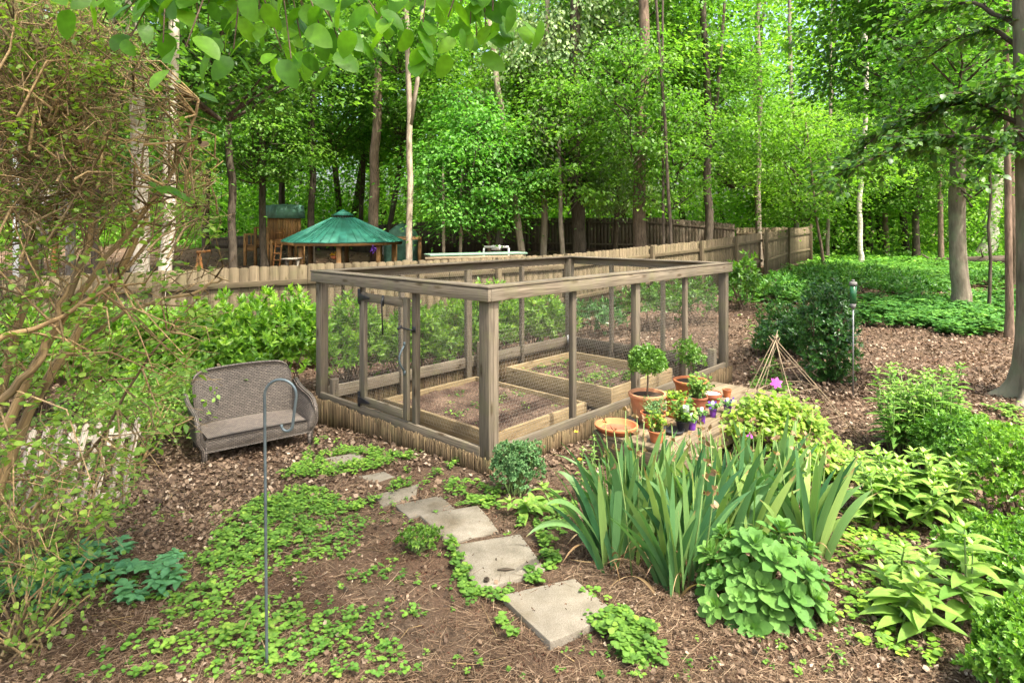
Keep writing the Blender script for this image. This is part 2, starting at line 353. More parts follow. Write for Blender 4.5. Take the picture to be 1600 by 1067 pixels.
M['lance'] = leaf_mat('lance_leaf', [(0, (.08, .18, .035)), (.5, (.15, .29, .05)), (1, (.28, .42, .08))], .3, .45, .35)
M['bush_leaf'] = leaf_mat('bush_leaf', [(0, (.10, .20, .035)), (.5, (.19, .32, .055)), (1, (.33, .46, .08))], .42, .4, .35)
M['litter'] = leaf_mat('leaf_litter', [(0, (.045, .03, .02)), (.4, (.125, .083, .053)), (.75, (.235, .165, .107)), (1, (.42, .33, .24))], .12, .7, .2, tmul=(1.1, 1, .8))
M['straw'] = leaf_mat('pine_straw', [(0, (.08, .05, .032)), (.6, (.22, .145, .088)), (1, (.42, .31, .20))], .05, .8, .1, tmul=(1, 1, 1))

# concrete, wicker, ground
def concrete():
    m, n, l = nt('concrete_paver'); g = n.new('ShaderNodeNewGeometry').outputs['Position']
    a = noise(n, l, g, 7, 6); r = ramp(n, [(0.3, (.16, .14, .105)), (0.7, (.27, .24, .19))]); l.new(a.outputs[0], r.inputs[0])
    b2 = noise(n, l, g, 180, 2); r2 = ramp(n, [(0.35, (.6, .6, .6)), (0.6, (1.1, 1.1, 1.1))]); l.new(b2.outputs[0], r2.inputs[0])
    c = mixc(n, l, r.outputs[0], r2.outputs[0], .7, 'MULTIPLY')
    oi = n.new('ShaderNodeObjectInfo'); c = mixc(n, l, c, oi.outputs['Color'], 1.0, 'MULTIPLY')
    a3 = noise(n, l, g, 3.1, 5); r3 = ramp(n, [(0.52, (1, 1, 1)), (0.68, (.62, .56, .46))]); l.new(a3.outputs[0], r3.inputs[0]); c = mixc(n, l, c, r3.outputs[0], .8, 'MULTIPLY')
    b = bsdf(n, l, c, .9, .2); bump(n, l, b2.outputs[0], b, .4, .002); out(n, l, b.outputs[0]); return m
M['concrete'] = concrete()
def wicker(k=1.0, nm='wicker'):
    m, n, l = nt(nm); lc = attr(n, 'lc').outputs['Vector']
    mp = n.new('ShaderNodeMapping'); mp.inputs['Scale'].default_value = (1, 1, 1); l.new(lc, mp.inputs[0])
    b1 = n.new('ShaderNodeTexBrick'); b1.offset = .5; b1.inputs['Scale'].default_value = 1.0
    b1.inputs['Brick Width'].default_value = .030; b1.inputs['Row Height'].default_value = .0135; b1.inputs['Mortar Size'].default_value = .0028; b1.inputs['Mortar Smooth'].default_value = .5
    b1.inputs['Color1'].default_value = (.18 * k, .15 * k, .12 * k, 1); b1.inputs['Color2'].default_value = (.10 * k, .085 * k, .07 * k, 1); b1.inputs['Mortar'].default_value = (.03, .024, .02, 1)
    l.new(mp.outputs[0], b1.inputs['Vector'])
    b = bsdf(n, l, b1.outputs[0], .55, .35); iv = n.new('ShaderNodeMath'); iv.operation = 'SUBTRACT'; iv.inputs[0].default_value = 1; l.new(b1.outputs['Fac'], iv.inputs[1])
    bump(n, l, iv.outputs[0], b, .9, .004); out(n, l, b.outputs[0]); return m
M['wicker'] = wicker()
M['wicker_sky_lit'] = wicker(1.7, 'wicker_sky_lit')  # same wicker, lightened to paint the sky's reflection on the seat
def earth():
    m, n, l = nt('woodland_soil'); g = n.new('ShaderNodeNewGeometry').outputs['Position']
    a = noise(n, l, g, 1.1, 5); b0 = noise(n, l, g, 26, 6, None, .7); c0 = noise(n, l, g, 110, 4, None, .7)
    r1 = ramp(n, [(0.25, (.05, .033, .022)), (0.5, (.115, .08, .053)), (0.75, (.24, .175, .12))]); l.new(b0.outputs[0], r1.inputs[0])
    r2 = ramp(n, [(0.3, (.07, .042, .028)), (0.7, (.22, .14, .09))]); l.new(c0.outputs[0], r2.inputs[0])
    f = ramp(n, [(0.4, (0, 0, 0)), (0.62, (1, 1, 1))]); l.new(a.outputs[0], f.inputs[0])
    c = mixc(n, l, r1.outputs[0], r2.outputs[0], f.outputs[0])
    b = bsdf(n, l, c, .95, .1); ad = n.new('ShaderNodeMath'); ad.operation = 'ADD'; l.new(b0.outputs[0], ad.inputs[0]); l.new(c0.outputs[0], ad.inputs[1])
    bump(n, l, ad.outputs[0], b, 1.0, .02); out(n, l, b.outputs[0]); return m
M['earth'] = earth()

# ------------------------------------------------------------------ ground
def grid(x0, x1, nx, y0, y1, ny, lift=0.0):
    xs = np.linspace(x0, x1, nx); ys = np.linspace(y0, y1, ny); X, Y = np.meshgrid(xs, ys)
    return X, Y
def terrain():
    # one sheet, rows packed towards the camera
    ys = np.concatenate([np.linspace(-12, 0.5, 14), np.linspace(0.8, 12, 190), np.linspace(12.3, 40, 110), np.linspace(42, 260, 40)])
    xs = np.concatenate([-np.geomspace(260, 8, 26), np.linspace(-7.8, 7.8, 230), np.geomspace(8, 260, 26)])
    X, Y = np.meshgrid(xs, ys); Z = ground_z(X, Y)
    near = ss(14, 7, np.hypot(X, Y)) * ss(0, 1.2, Y)
    Z = Z + near * (0.016 * (vnoise(X * 9, Y * 9, 5) - .5) + 0.012 * (vnoise(X * 21, Y * 21, 6) - .5))
    mb = MB(); nx = len(xs); i = np.arange(len(ys) - 1)[:, None] * nx; j = np.arange(nx - 1)[None]
    F = np.stack([i + j, i + j + 1, i + nx + j + 1, i + nx + j], -1).reshape(-1, 4)
    mb.add(np.stack([X, Y, Z], -1).reshape(-1, 3), F); return tag(mb.build('ground', M['earth'], smooth=True), kind='structure')
terrain()

# ------------------------------------------------------------------ garden cage
CN = np.array([-0.184, 4.84, 0.0]); CU = np.array([-0.733, 0.680, 0]); CU /= np.linalg.norm(CU); CV = np.array([0.683, 0.731, 0]); CV /= np.linalg.norm(CV)
UL, VL = 2.60, 4.38
def C(u, v, z): return CN + CU * u + CV * v + np.array([0, 0, z])
ZT = 1.436; ZR = 0.16     # top of the frame and top of the lower rail
cage = empty('garden_cage', C(0, 0, 0), 'square weathered timber garden cage with wire netting sides around two raised beds', 'garden enclosure')
UPZ = (0, 0, 1)
def post(u, v, z0, z1, wu, wv, mat='cage_wood', nm='post', par=None):
    mb = MB(); a = C(u, v, z0); b = C(u, v, z1); mb.board(a, b, wv, wu, up=CV); return part(mb, nm, M[mat], par or cage, bevel=.005)
def rail(a, b, h, t, nm='rail', mat='cage_wood', par=None, up=UPZ):
    mb = MB(); mb.board(a, b, h, t, up=up); return part(mb, nm, M[mat], par or cage, bevel=.004)
PW = .055
# corner posts: a doubled near corner, thick others
post(.055, .03, -.12, ZT - .03, .115, .05); post(.025, .088, -.12, ZT - .03, .05, .06)
post(UL - .05, .05, -.35, ZT - .03, .10, .09); post(UL - .05, VL - .05, -.4, ZT - .03, .10, .10); post(.05, VL - .05, -.3, ZT - .03, .10, .09)
# left face (v=0): latch post and hinge post
post(.94, .035, -.2, ZT - .11, .055, .055); post(1.765, .03, -.25, ZT - .11, .05, .045)
for v in (1.12, 2.19, 3.26): post(.035, v, -.15, ZT - .11, .065 if v == 2.19 else .05, .085 if v == 2.19 else .055)
for v in (1.10, 2.18, 3.23): post(UL - .035, v, -.3, ZT - .11, .06, .09 if v == 2.18 else .055)
for u in (.93, 1.78): post(u, VL - .035, -.25, ZT - .11, .05, .06)
# short stubs outside or inside the corners
post(UL - .17, .12, -.35, ZR + .13, .07, .07, nm='stub_post'); post(UL - .13, 2.32, -.35, ZR + .22, .07, .09, nm='stub_post'); post(.15, VL - .16, -.3, ZR + .16, .09, .07, nm='stub_post')
# top: face boards on edge, cap boards flat above
hb = .098
for (a, b, o) in (((0, 0), (UL, 0), (0, -.018)), ((0, 0), (0, VL), (-.018, 0)), ((UL, 0), (UL, VL), (.018, 0)), ((0, VL), (UL, VL), (0, .018))):
    e = .034 if o[0] == 0 else 0
    a2 = (a[0] + o[0] - e * (o[0] == 0), a[1] + o[1]); b2 = (b[0] + o[0] + e * (o[0] == 0), b[1] + o[1])
    rail(C(*a2, ZT - hb / 2 - .022), C(*b2, ZT - hb / 2 - .022), hb, .036, 'top_rail')
    n = (0.5 - (a[0] + b[0]) / 2 / UL, 0.5 - (a[1] + b[1]) / 2 / VL); s = .03
    a3 = (a[0] + n[0] * 2 * s, a[1] + n[1] * 2 * s); b3 = (b[0] + n[0] * 2 * s, b[1] + n[1] * 2 * s)
    if o[0] == 0: a3 = (a3[0] + .078, a3[1]); b3 = (b3[0] - .078, b3[1])
    mb = MB(); up = CV if o[0] == 0 else CU
    if o[0] != 0: a3 = (a3[0], a3[1] - .04); b3 = (b3[0], b3[1] + .04)
    else: a3 = (a3[0] - .008, a3[1]); b3 = (b3[0] + .008, b3[1])
    mb.board(C(*a3, ZT - .009), C(*b3, ZT - .009), .14, .018, up=up); part(mb, 'top_cap', M['cage_wood'], cage, bevel=.004)
# lower rails
rail(C(.1, .012, ZR - .055), C(UL - .1, .012, ZR - .055), .11, .036, 'lower_rail')
rail(C(.012, .1, ZR - .055), C(.012, VL - .1, ZR - .055), .11, .036, 'lower_rail')
rail(C(UL - .012, .1, ZR - .05), C(UL - .012, VL - .1, ZR - .05), .13, .036, 'lower_rail')
rail(C(.1, VL - .012, ZR - .05), C(UL - .1, VL - .012, ZR - .05), .13, .036, 'lower_rail')
# bark slab edging nailed upright below the rails
def edging(a, b, off):
    mb = MB(); L = math.dist(a, b); n = int(L / .0078)
    for i in range(n):
        t = (i + .5) / n; u = a[0] + (b[0] - a[0]) * t; v = a[1] + (b[1] - a[1]) * t
        k = .004 + .008 * rng.random() ** 3; u += off[0] * k / abs(off[0] + off[1]); v += off[1] * k / abs(off[0] + off[1])
        P = C(u, v, 0); g = gz(P[0], P[1]); top = ZR - .03 - .012 * rng.random() - .06 * rng.random() ** 6 + .02 * rng.random() ** 8 - .022 * float(vnoise(i * .035, 1, 8)) - .012 * float(vnoise(i * .2, 3, 8))
        w = .007 + .006 * rng.random(); q = C(u, v, top) + CU * rng.normal(0, .003)
        mb.board(C(u, v, g - .06) + CV * rng.normal(0, .002) + CU * rng.normal(0, .002), q + CU * rng.normal(0, .004) + CV * rng.normal(0, .004), w, .008 + .004 * rng.random(), up=(CU if off[0] == 0 else CV))
    part(mb, 'bark_edging', M['bark_edge'], cage)
edging((-.03, -.03), (UL, -.03), (0, -1)); edging((-.03, -.03), (-.03, VL), (-1, 0)); edging((UL + .02, 0), (UL + .02, VL), (1, 0)); edging((0, VL + .02), (UL, VL + .02), (0, 1))
# wire netting, hexagonal, real wires
def netting(A, eu, W, z0, z1, nm='wire_netting', par=None, cell=.036, r=.0009):
    eu = np.asarray(eu); P = []; Q = []; s = cell / math.sqrt(3); ny = int((z1 - z0) / (1.5 * s)); nx = int(W / cell)
    for j in range(ny):
        z = z0 + j * 1.5 * s; sh = (j % 2) * cell / 2
        x = np.arange(nx) * cell + sh
        a = np.stack([x, np.full(nx, z)], 1); b = a + [cell / 2, s / 2]; c = a + [cell, 0]; d = b + [0, s]
        for p_, q_ in ((a, b), (b, c), (b, d)): P.append(p_); Q.append(q_)
    P = np.concatenate(P); Q = np.concatenate(Q); ok = (P[:, 0] <= W) & (Q[:, 0] <= W) & (Q[:, 1] <= z1)
    P, Q = P[ok], Q[ok]; nrm = np.cross(eu, [0, 0, 1.0])
    wv = lambda X: 0.006 * np.sin(X[:, 0] * 5) * np.sin(X[:, 1] * 4)
    to = lambda X: A[None] + eu[None] * X[:, 0:1] + np.array([[0, 0, 1.0]]) * X[:, 1:2] + nrm[None] * wv(X)[:, None]
    mb = MB(); mb.twigs(to(P), to(Q), r, r, 3, 0.0); return part(mb, nm, M['wire'], par or cage)
netting(C(.11, .098, 0), CU, .80, ZR, ZT - .05); netting(C(1.80, .098, 0), CU, .72, ZR, ZT - .05)
netting(C(.098, .12, 0), CV, VL - .24, ZR - .02, ZT - .05)
netting(C(UL - .098, .1, 0), CV, VL - .2, ZR - .02, ZT - .05)
netting(C(.1, VL - .098, 0), CU, UL - .2, ZR - .02, ZT - .05)
# door
door = empty('door', C(1.36, 0, ZR + .02) - np.array(cage.location), None, None); door.parent = cage
def dpart(mb, nm, mat, bev=.004): return part(mb, nm, M[mat], door, bevel=bev)
DZ0, DZ1 = ZR + .02, ZT - .17
for u in (1.025, 1.685):
    mb = MB(); mb.board(C(u, -.004, DZ0), C(u, -.004, DZ1), .036, .062, up=CV); dpart(mb, 'door_stile', 'cage_wood')
for z in (DZ0 + .05, DZ1 - .045):
    mb = MB(); mb.board(C(1.058, -.012, z), C(1.652, -.012, z), .08, .03); dpart(mb, 'door_rail', 'cage_wood')
netting(C(1.05, .018, 0), CU, .62, DZ0, DZ1, 'door_netting', door)
for z in (DZ0 + .05, DZ1 - .045):       # T hinges
    mb = MB(); mb.board(C(1.765, -.012, z - .075), C(1.765, -.012, z + .075), .006, .04, up=CV)
    mb.poly_prism([C(1.745, -.036, z - .035), C(1.745, -.036, z + .035), C(1.56, -.036, z + .008), C(1.56, -.036, z - .008)], .006, CV)
    dpart(mb, 'hinge', 'black_metal', .001)
mb = MB(); mb.tube([C(1.345, -.03, DZ1 - .02), C(1.345, -.045, DZ1 - .06), C(1.34, -.035, DZ1 - .36)], [.009, .008, .006], 6); mb.board(C(1.345, -.03, DZ1 - .10), C(1.345, -.03, DZ1), .006, .03, up=CV); dpart(mb, 'closer_strap', 'black_metal', 0)
mb = MB(); t = np.linspace(0, 1, 9); mb.tube([C(1.03, -.028 - .055 * math.sin(math.pi * k), .62 + .22 * k) for k in t], .009, 6)
for z in (.60, .855): mb.board(C(1.03, -.027, z - .02), C(1.03, -.027, z + .02), .005, .03, up=CV)
dpart(mb, 'door_handle', 'hook_metal', 0)
mb = MB(); mb.tube([C(1.08, -.035, 1.0), C(.92, -.02, .99)], .007, 6); mb.tube([C(1.08, -.06, .985), C(1.08, -.02, 1.01)], .012, 6); mb.board(C(.92, -.006, .97), C(.92, -.006, 1.02), .006, .05, up=CV); dpart(mb, 'slide_bolt', 'black_metal', 0)
for (u, v, d) in ((UL - .12, VL - .10, CU), (UL - .10, VL - .14, CV)):
    mb = MB(); mb.board(C(u, v, ZR - .1), C(u, v, ZR + .06), .07, .004, up=d); part(mb, 'corner_bracket', M['galv'], cage)

# ------------------------------------------------------------------ raised beds
def bed(u0, u1, v0, v1, z0, z1, zs, label, plants):
    c = C((u0 + u1) / 2, (v0 + v1) / 2, z0); root = empty('raised_bed', c, label, 'raised bed', 'raised beds inside the cage')
    t = .038; zm = (z0 + z1) / 2
    for a, b in (((u0, v0), (u1, v0)), ((u0, v1), (u1, v1)), ((u0, v0 + t), (u0, v1 - t)), ((u1, v0 + t), (u1, v1 - t))):
        if a[1] == b[1]: a = (a[0] - t / 2, a[1] + (t / 2 if a[1] == v0 else -t / 2)); b = (b[0] + t / 2, a[1])
        mb = MB(); mb.board(C(*a, zm), C(*b, zm), z1 - z0, t); part(mb, 'side_board', M['bed_wood'], root, bevel=.004)
    n = 46; U, V = np.meshgrid(np.linspace(u0 + .02, u1 - .02, n), np.linspace(v0 + .045, v1 - .045, n))
    Z = zs + .05 * (vnoise(U * 5, V * 5, 2) - .5) + .022 * (vnoise(U * 17, V * 17, 3) - .5) + .014 * rng.random(U.shape)
    P = CN + U[..., None] * CU + V[..., None] * CV + Z[..., None] * np.array([0, 0, 1.0])
    i = np.arange(n - 1)[:, None] * n; j = np.arange(n - 1)[None]; F = np.stack([i + j, i + j + 1, i + n + j + 1, i + n + j], -1).reshape(-1, 4)
    mb = MB(); mb.add(P.reshape(-1, 3), F); part(mb, 'soil', M['soil_bed'], root, smooth=False)
    return root
def soilbed():
    m, n, l = nt('bed_soil'); g = n.new('ShaderNodeNewGeometry').outputs['Position']
    b0 = noise(n, l, g, 60, 6, None, .7); a = noise(n, l, g, 3, 3)
    r = ramp(n, [(0.3, (.05, .036, .028)), (0.5, (.13, .09, .065)), (0.7, (.32, .23, .16))]); l.new(b0.outputs[0], r.inputs[0])
    f = ramp(n, [(.4, (.55, .5, .5)), (.62, (1.2, 1.15, 1.1))]); l.new(a.outputs[0], f.inputs[0]); c = mixc(n, l, r.outputs[0], f.outputs[0], 1.0, 'MULTIPLY')
    b = bsdf(n, l, c, .95, .1); bump(n, l, b0.outputs[0], b, 1, .02); out(n, l, b.outputs[0]); return m
M['soil_bed'] = soilbed()
bed(.32, 1.90, .375, 1.70, -.10, .125, .06, 'nearer raised bed of pale boards with bare dark soil', 0)
bed(.43, 1.97, 2.30, 3.66, -.12, .125, .02, 'farther raised bed with knotty front board and green seedlings', 1)
TW = leaf_tpl(.36, .2, .05, 'ovate', 2); TS = leaf_tpl(.3, .15, .06, 'ovate', 1)
def seedlings(us, vs, z, n, size, name, label, grp):
    mb = MB()
    P = []
    for k in range(n):
        u, v = rng.uniform(*us), rng.uniform(*vs); m = rng.integers(7, 16); h = rng.uniform(.02, .06) * size / .03
        c = C(u, v, z); q = c + rng.normal(0, .03, (m, 3)) * [1, 1, 0] + np.stack([np.zeros(m), np.zeros(m), rng.uniform(0, h, m)], 1); P.append(q)
    P = np.concatenate(P); D = unit(len(P)) * [1, 1, .3]; N = np.array([[0, 0, 1.0]]) + unit(len(P)) * .5
    mb.leaves(TW, P, D, N, rng.uniform(.6, 1.3, len(P)) * size); o = mb.build(name, M['weed'], origin=C(sum(us) / 2, sum(vs) / 2, z)); return tag(o, kind='stuff')
seedlings((.55, 1.1), (2.45, 3.4), .04, 42, .035, 'seedlings', 0, 0); seedlings((1.2, 1.9), (2.45, 3.5), .04, 22, .035, 'seedlings', 0, 0)
seedlings((1.0, 1.25), (.55, 1.6), .075, 14, .03, 'seedlings', 0, 0); seedlings((.4, 1.8), (.5, 1.6), .07, 14, .022, 'seedlings', 0, 0)

# ------------------------------------------------------------------ picket boundary fence
def fence_run(pts, label, cat, grp, pick=.14, mat='fence_wood', rail_side=None, top='dog', posts=None, gap=.002, nmr='picket_fence', hgt=None, railz=(.84, .42, .1), wv=.02):
    """pts: list of (px, distance, row of the top or None)"""
    base = [at(p[0], p[1]) for p in pts]; tops = [EYE - (p[2] - HZ) * p[1] / FPX for p in pts]
    root = empty(nmr, base[0], label, cat, grp)
    XY = np.array([[b[0], b[1]] for b in base]); S = np.concatenate([[0], np.cumsum(np.linalg.norm(np.diff(XY, axis=0), axis=1))])
    def f(s): x = np.interp(s, S, XY[:, 0]); y = np.interp(s, S, XY[:, 1]); z = np.interp(s, S, tops); return x, y, z
    n = int(S[-1] / pick); mb = MB()
    for i in range(n):
        s = (i + .5) * pick; x, y, zt = f(s); x2, y2, _ = f(min(s + .01, S[-1])); x1, y1, _ = f(s - .01); d = np.array([x2 - x1, y2 - y1, 0]); d /= np.linalg.norm(d)
        zt += rng.normal(0, .008); g = gz(x, y) - .05; w = pick - gap; c = .013
        nn = np.cross(d, [0, 0, 1.0]); P = np.array([x, y, 0]) + nn * rng.normal(0, .002); ln = rng.normal(0, .004)
        e = [P - d * w / 2 + [0, 0, g], P + d * w / 2 + [0, 0, g], P + d * (w / 2 + ln) + [0, 0, zt - c], P + d * (w / 2 - .035) + [0, 0, zt], P - d * (w / 2 - .035) + [0, 0, zt], P - d * (w / 2 - ln) + [0, 0, zt - c]]
        mb.poly_prism(e, .018, nn, ldir=(0, 0, 1))
    part(mb, 'pickets', M[mat], root)
    sgn = 1 if rail_side is None else rail_side
    for k in range(len(pts) - 1):
        a, b = base[k], base[k + 1]; d = (b - a) * [1, 1, 0]; d /= np.linalg.norm(d); nn = np.cross(d, [0, 0, 1.0]) * sgn
        for q in railz:
            za = gz(a[0], a[1]) + (tops[k] - gz(a[0], a[1])) * q; zb = gz(b[0], b[1]) + (tops[k + 1] - gz(b[0], b[1])) * q
            mb = MB(); mb.board(np.array([a[0], a[1], za]) + nn * .04, np.array([b[0], b[1], zb]) + nn * .04, .085, .038); part(mb, 'rail', M[mat], root, bevel=.004)
    if posts:
        for px, rise in posts:
            for k in range(len(pts) - 1):
                if pts[k][0] <= px <= pts[k + 1][0]:
                    a, b = base[k], base[k + 1]; r = (px - 800) / FPX
                    den = (b[0] - a[0]) - r * (b[1] - a[1]); t = (r * a[1] - a[0]) / den; P = a + (b - a) * t; d = (b - a) * [1, 1, 0]; d /= np.linalg.norm(d); nn = np.cross(d, [0, 0, 1.0]) * sgn
                    zt = tops[k] + (tops[k + 1] - tops[k]) * t + rise; g = gz(P[0], P[1]) - .1; P = P + nn * .1
                    mb = MB(); mb.board(np.array([P[0], P[1], g]), np.array([P[0], P[1], zt]), .09, .09, up=(d[0], d[1], 0)); part(mb, 'fence_post', M[mat], root, bevel=.005); break
    return root
fence_run([(-160, 8.6, 439), (250, 9.0, 424), (480, 9.8, 413), (700, 10.9, 405), (870, 12.6, 398), (1014, 15.2, 384), (1091, 17.2, 377), (1146, 19.2, 370), (1189, 22.0, 364)],
          'long olive brown picket fence with scalloped tops running behind the garden cage', 'fence', None, posts=[(60, -.04), (250, 0), (540, .0), (655, .0), (774, .0), (880, .0), (1014, .0), (1091, .0), (1146, .02)], wv=0)
fence_run([(1193, 21.6, 364), (1229, 25.5, 359), (1266, 29.5, 354)], 'bright yellowish fence panels stepping up at the far right end of the boundary fence', 'fence', None, posts=[(1193, .12), (1229, .1), (1264, .12)])
fence_run([(1150, 31, 356), (1229, 31, 355), (1262, 31.2, 356)], 'short stretch of fence turning away behind the bright end panels', 'fence', None, pick=.16, posts=None)
fence_run([(330, 34, 372), (480, 33, 362), (610, 31, 350), (760, 30.2, 341), (1020, 30, 340), (1150, 31, 350)], 'dark old board fence in deep shade across the back of the neighbouring yard', 'fence', None, mat='old_fence', pick=.17, posts=[(620, 0), (720, 0), (820, 0), (920, 0), (1010, 0)], railz=(.86, .3))

# ------------------------------------------------------------------ buildings and things in the neighbour's yard
def zrow(py, y): return EYE - (py - HZ) * y / FPX
def pavilion():
    D = 24.0; c = at(536, D); R = 2.28; ze = zrow(377, D - .4); zp = zrow(341, D); rt = .42; root = empty('pavilion', c, 'open octagonal pavilion with a green standing seam metal roof and small cupola', 'pavilion')
    N = 8; th = np.arange(N) * 2 * math.pi / N + math.radians(11)
    P = lambda r, z, a: np.array([c[0] + r * math.cos(a), c[1] + r * math.sin(a), z])
    mb = MB()
    for i in range(N):
        a, b = th[i], th[(i + 1) % N]; mb.poly_prism([P(R, ze, a), P(R, ze, b), P(rt, zp, b), P(rt, zp, a)], -.03, (0, 0, 1))
    roof = part(mb, 'roof', M['green_roof'], root)
    mb = MB()
    for i in range(N):
        a, b = th[i], th[(i + 1) % N]
        for q in (0, .2, .4, .6, .8):
            e0 = P(R, ze, a) * (1 - q) + P(R, ze, b) * q; r0 = P(rt, zp, a) * (1 - q) + P(rt, zp, b) * q
            mb.board(e0 + [0, 0, .015], r0 + [0, 0, .015], .045, .022)
    part(mb, 'seam', M['green_roof'], root)
    mb = MB(); m = (zrow(328, D) - zp)
    for i in range(N):
        a, b = th[i], th[(i + 1) % N]; mb.poly_prism([P(.36, zp - .02, a), P(.36, zp - .02, b), P(.36, zp + .13, b), P(.36, zp + .13, a)], .02, P(1, 0, (a + b) / 2) - P(0, 0, 0))
    part(mb, 'cupola', M['bark_dark'], root)
    mb = MB(); za = zrow(337, D); ap = P(0, zrow(327, D), 0)
    V = [P(.44 * 1.0, za, a) for a in th] + [ap, P(0, za - .02, 0)]; mb.add(V, [(i, (i + 1) % N, N) for i in range(N)] + [((i + 1) % N, i, N + 1) for i in range(N)]); part(mb, 'cupola_roof', M['green_roof'], root)
    for i in range(N):
        a = th[i]; b = th[(i + 1) % N]; mb = MB(); q = P(R - .35, 0, a); g = gz(q[0], q[1]) - .1
        mb.board(np.array([q[0], q[1], g]), np.array([q[0], q[1], ze + .1]), .15, .15, up=(1, 0, 0)); part(mb, 'post', M['play_wood'], root)
        mb = MB(); mb.board(P(R - .06, ze - .07, a), P(R - .06, ze - .07, b), .13, .05); part(mb, 'fascia', M['play_wood'], root)
    # hanging basket
    h = at(523, D - 1.7, 0); z0 = zrow(405, D - 1.7); hb_ = empty('hanging_basket', (h[0], h[1], z0), 'small hanging basket with yellow flowers under the pavilion eave', 'hanging basket')
    mb = MB(); mb.lathe([(.03, 0), (.12, .03), (.15, .12), (.14, .12), (.1, .06)], (h[0], h[1], z0), 14); part(mb, 'basket', M['terracotta'], hb_)
    mb = MB(); P_ = np.array([h[0], h[1], z0 + .14]) + unit(60) * [.14, .14, .08]; mb.leaves(TS, P_, unit(60), unit(60), .08); part(mb, 'flowers', M['yellow'], hb_)
    mb = MB(); mb.tube([(h[0] + .1, h[1], z0 + .12), (h[0], h[1], ze - .1)], .008, 3); mb.tube([(h[0] - .1, h[1], z0 + .12), (h[0], h[1], ze - .1)], .008, 3); part(mb, 'hanger', M['black_metal'], hb_)
    # purple ornament
    h = at(584, D - 1.8, 0); z0 = zrow(390, D - 1.8)
    mb = MB(); mb.leaves(TS, np.array([h[0], h[1], z0]) + unit(30) * [.08, .08, .1], unit(30), unit(30), .09); mb.tube([(h[0], h[1], z0), (h[0], h[1], ze - .1)], .006, 3)
    tag(mb.build('hanging_flowers', M['violet'], origin=(h[0], h[1], z0)), 'tiny bunch of violet flowers hanging from the pavilion right of the basket', 'flowers')
pavilion()
def playhouse():
    D = 27.0; c = at(444, D); root = empty('playhouse', c, 'small raised wooden playhouse with a green mansard roof left of the pavilion', 'playhouse')
    q = lambda r, a, z: np.array([c[0] + r * math.cos(a), c[1] + r * math.sin(a), z])
    A = [-math.pi / 2 + k * math.pi / 2 for k in range(4)]; zt = zrow(320, D - .8); ze = zrow(341, D - .9); zb = zrow(376, D - .6)
    mb = MB()
    for i in range(4):
        a, b = A[i], A[(i + 1) % 4]; mb.poly_prism([q(.90, a, ze), q(.90, b, ze), q(.82, b, zt), q(.82, a, zt)], .03, q(1, (a + b) / 2 if i != 3 else A[3] + math.pi / 4, 0) - q(0, 0, 0))
    mb.add([q(.82, a, zt) for a in A] + [q(0, 0, zt + .06)], [(0, 1, 4), (1, 2, 4), (2, 3, 4), (3, 0, 4)])
    part(mb, 'roof', M['green_dull'], root)
    mb = MB()
    for i in range(4):
        a, b = A[i], A[(i + 1) % 4]; pa, pb = q(.72, a, 0), q(.72, b, 0); n = 9
        for k in range(n):
            x = pa + (pb - pa) * (k + .5) / n; mb.board([x[0], x[1], zb], [x[0], x[1], zt - .1], .105, .03, up=(pb - pa) / np.linalg.norm(pb - pa))
    part(mb, 'plank_wall', M['play_wood'], root)
    # deck platforms with railings
    def slab(x0, x1, y, dep, z, nm='deck'):
        mb = MB(); n = 6
        for k in range(n): mb.board([x0, y + dep * (k + .5) / n, z], [x1, y + dep * (k + .5) / n, z], dep / n * .95, .05, up=(0, 1, 0))
        mb.board([x0, y - .02, z - .09], [x1, y - .02, z - .09], .14, .04); part(mb, nm, M['play_wood'], root)
    X = lambda px, y=D - .9: (px - 800) / FPX * y
    zd = zrow(377, D - .9); slab(X(397), X(425), D - .9, 1.0, zd); slab(X(425), X(478), D - .9, .35, zd)
    zd2 = zrow(386, D - .5); slab(X(383), X(396), D - .7, 1.0, zd2)
    def railing(x0, x1, y, z0, z1):
        mb = MB(); mb.board([x0, y, z1], [x1, y, z1], .07, .06); mb.board([x0, y, z0 + .08], [x1, y, z0 + .08], .05, .05); n = max(2, int(abs(x1 - x0) / .13))
        for k in range(n + 1): x = x0 + (x1 - x0) * k / n; mb.board([x, y, z0 + .08], [x, y, z1], .04, .035, up=(0, 1, 0))
        part(mb, 'railing', M['play_wood'], root)
    railing(X(399), X(418), D - .9, zd, zrow(356, D - .9)); railing(X(383), X(396), D - .7, zd2, zrow(366, D - .7))
    for px, yy, top in ((399, D - .92, 355), (424, D - .92, 375), (418, D - .92, 355), (383, D - .7, 365), (474, D - .92, 376), (462, D + .3, 376), (383, D + .3, 365)):
        x = X(px, yy); mb = MB(); mb.board([x, yy, gz(x, yy) - .1], [x, yy, zrow(top, yy)], .1, .1, up=(1, 0, 0)); part(mb, 'support_post', M['play_wood'], root)
    mb = MB(); x = X(437)
    for dx in (-.13, .13): mb.tube([(x + dx, D - 1.3, gz(x, D - 1.3)), (x + dx, D - .98, zd)], .035, 6)
    for k in range(5): z = gz(x, D) + .2 + k * .28; mb.tube([(x - .13, D - 1.25 + k * .06, z), (x + .13, D - 1.25 + k * .06, z)], .02, 5)
    part(mb, 'ladder', M['orange_wood'], root)
playhouse()
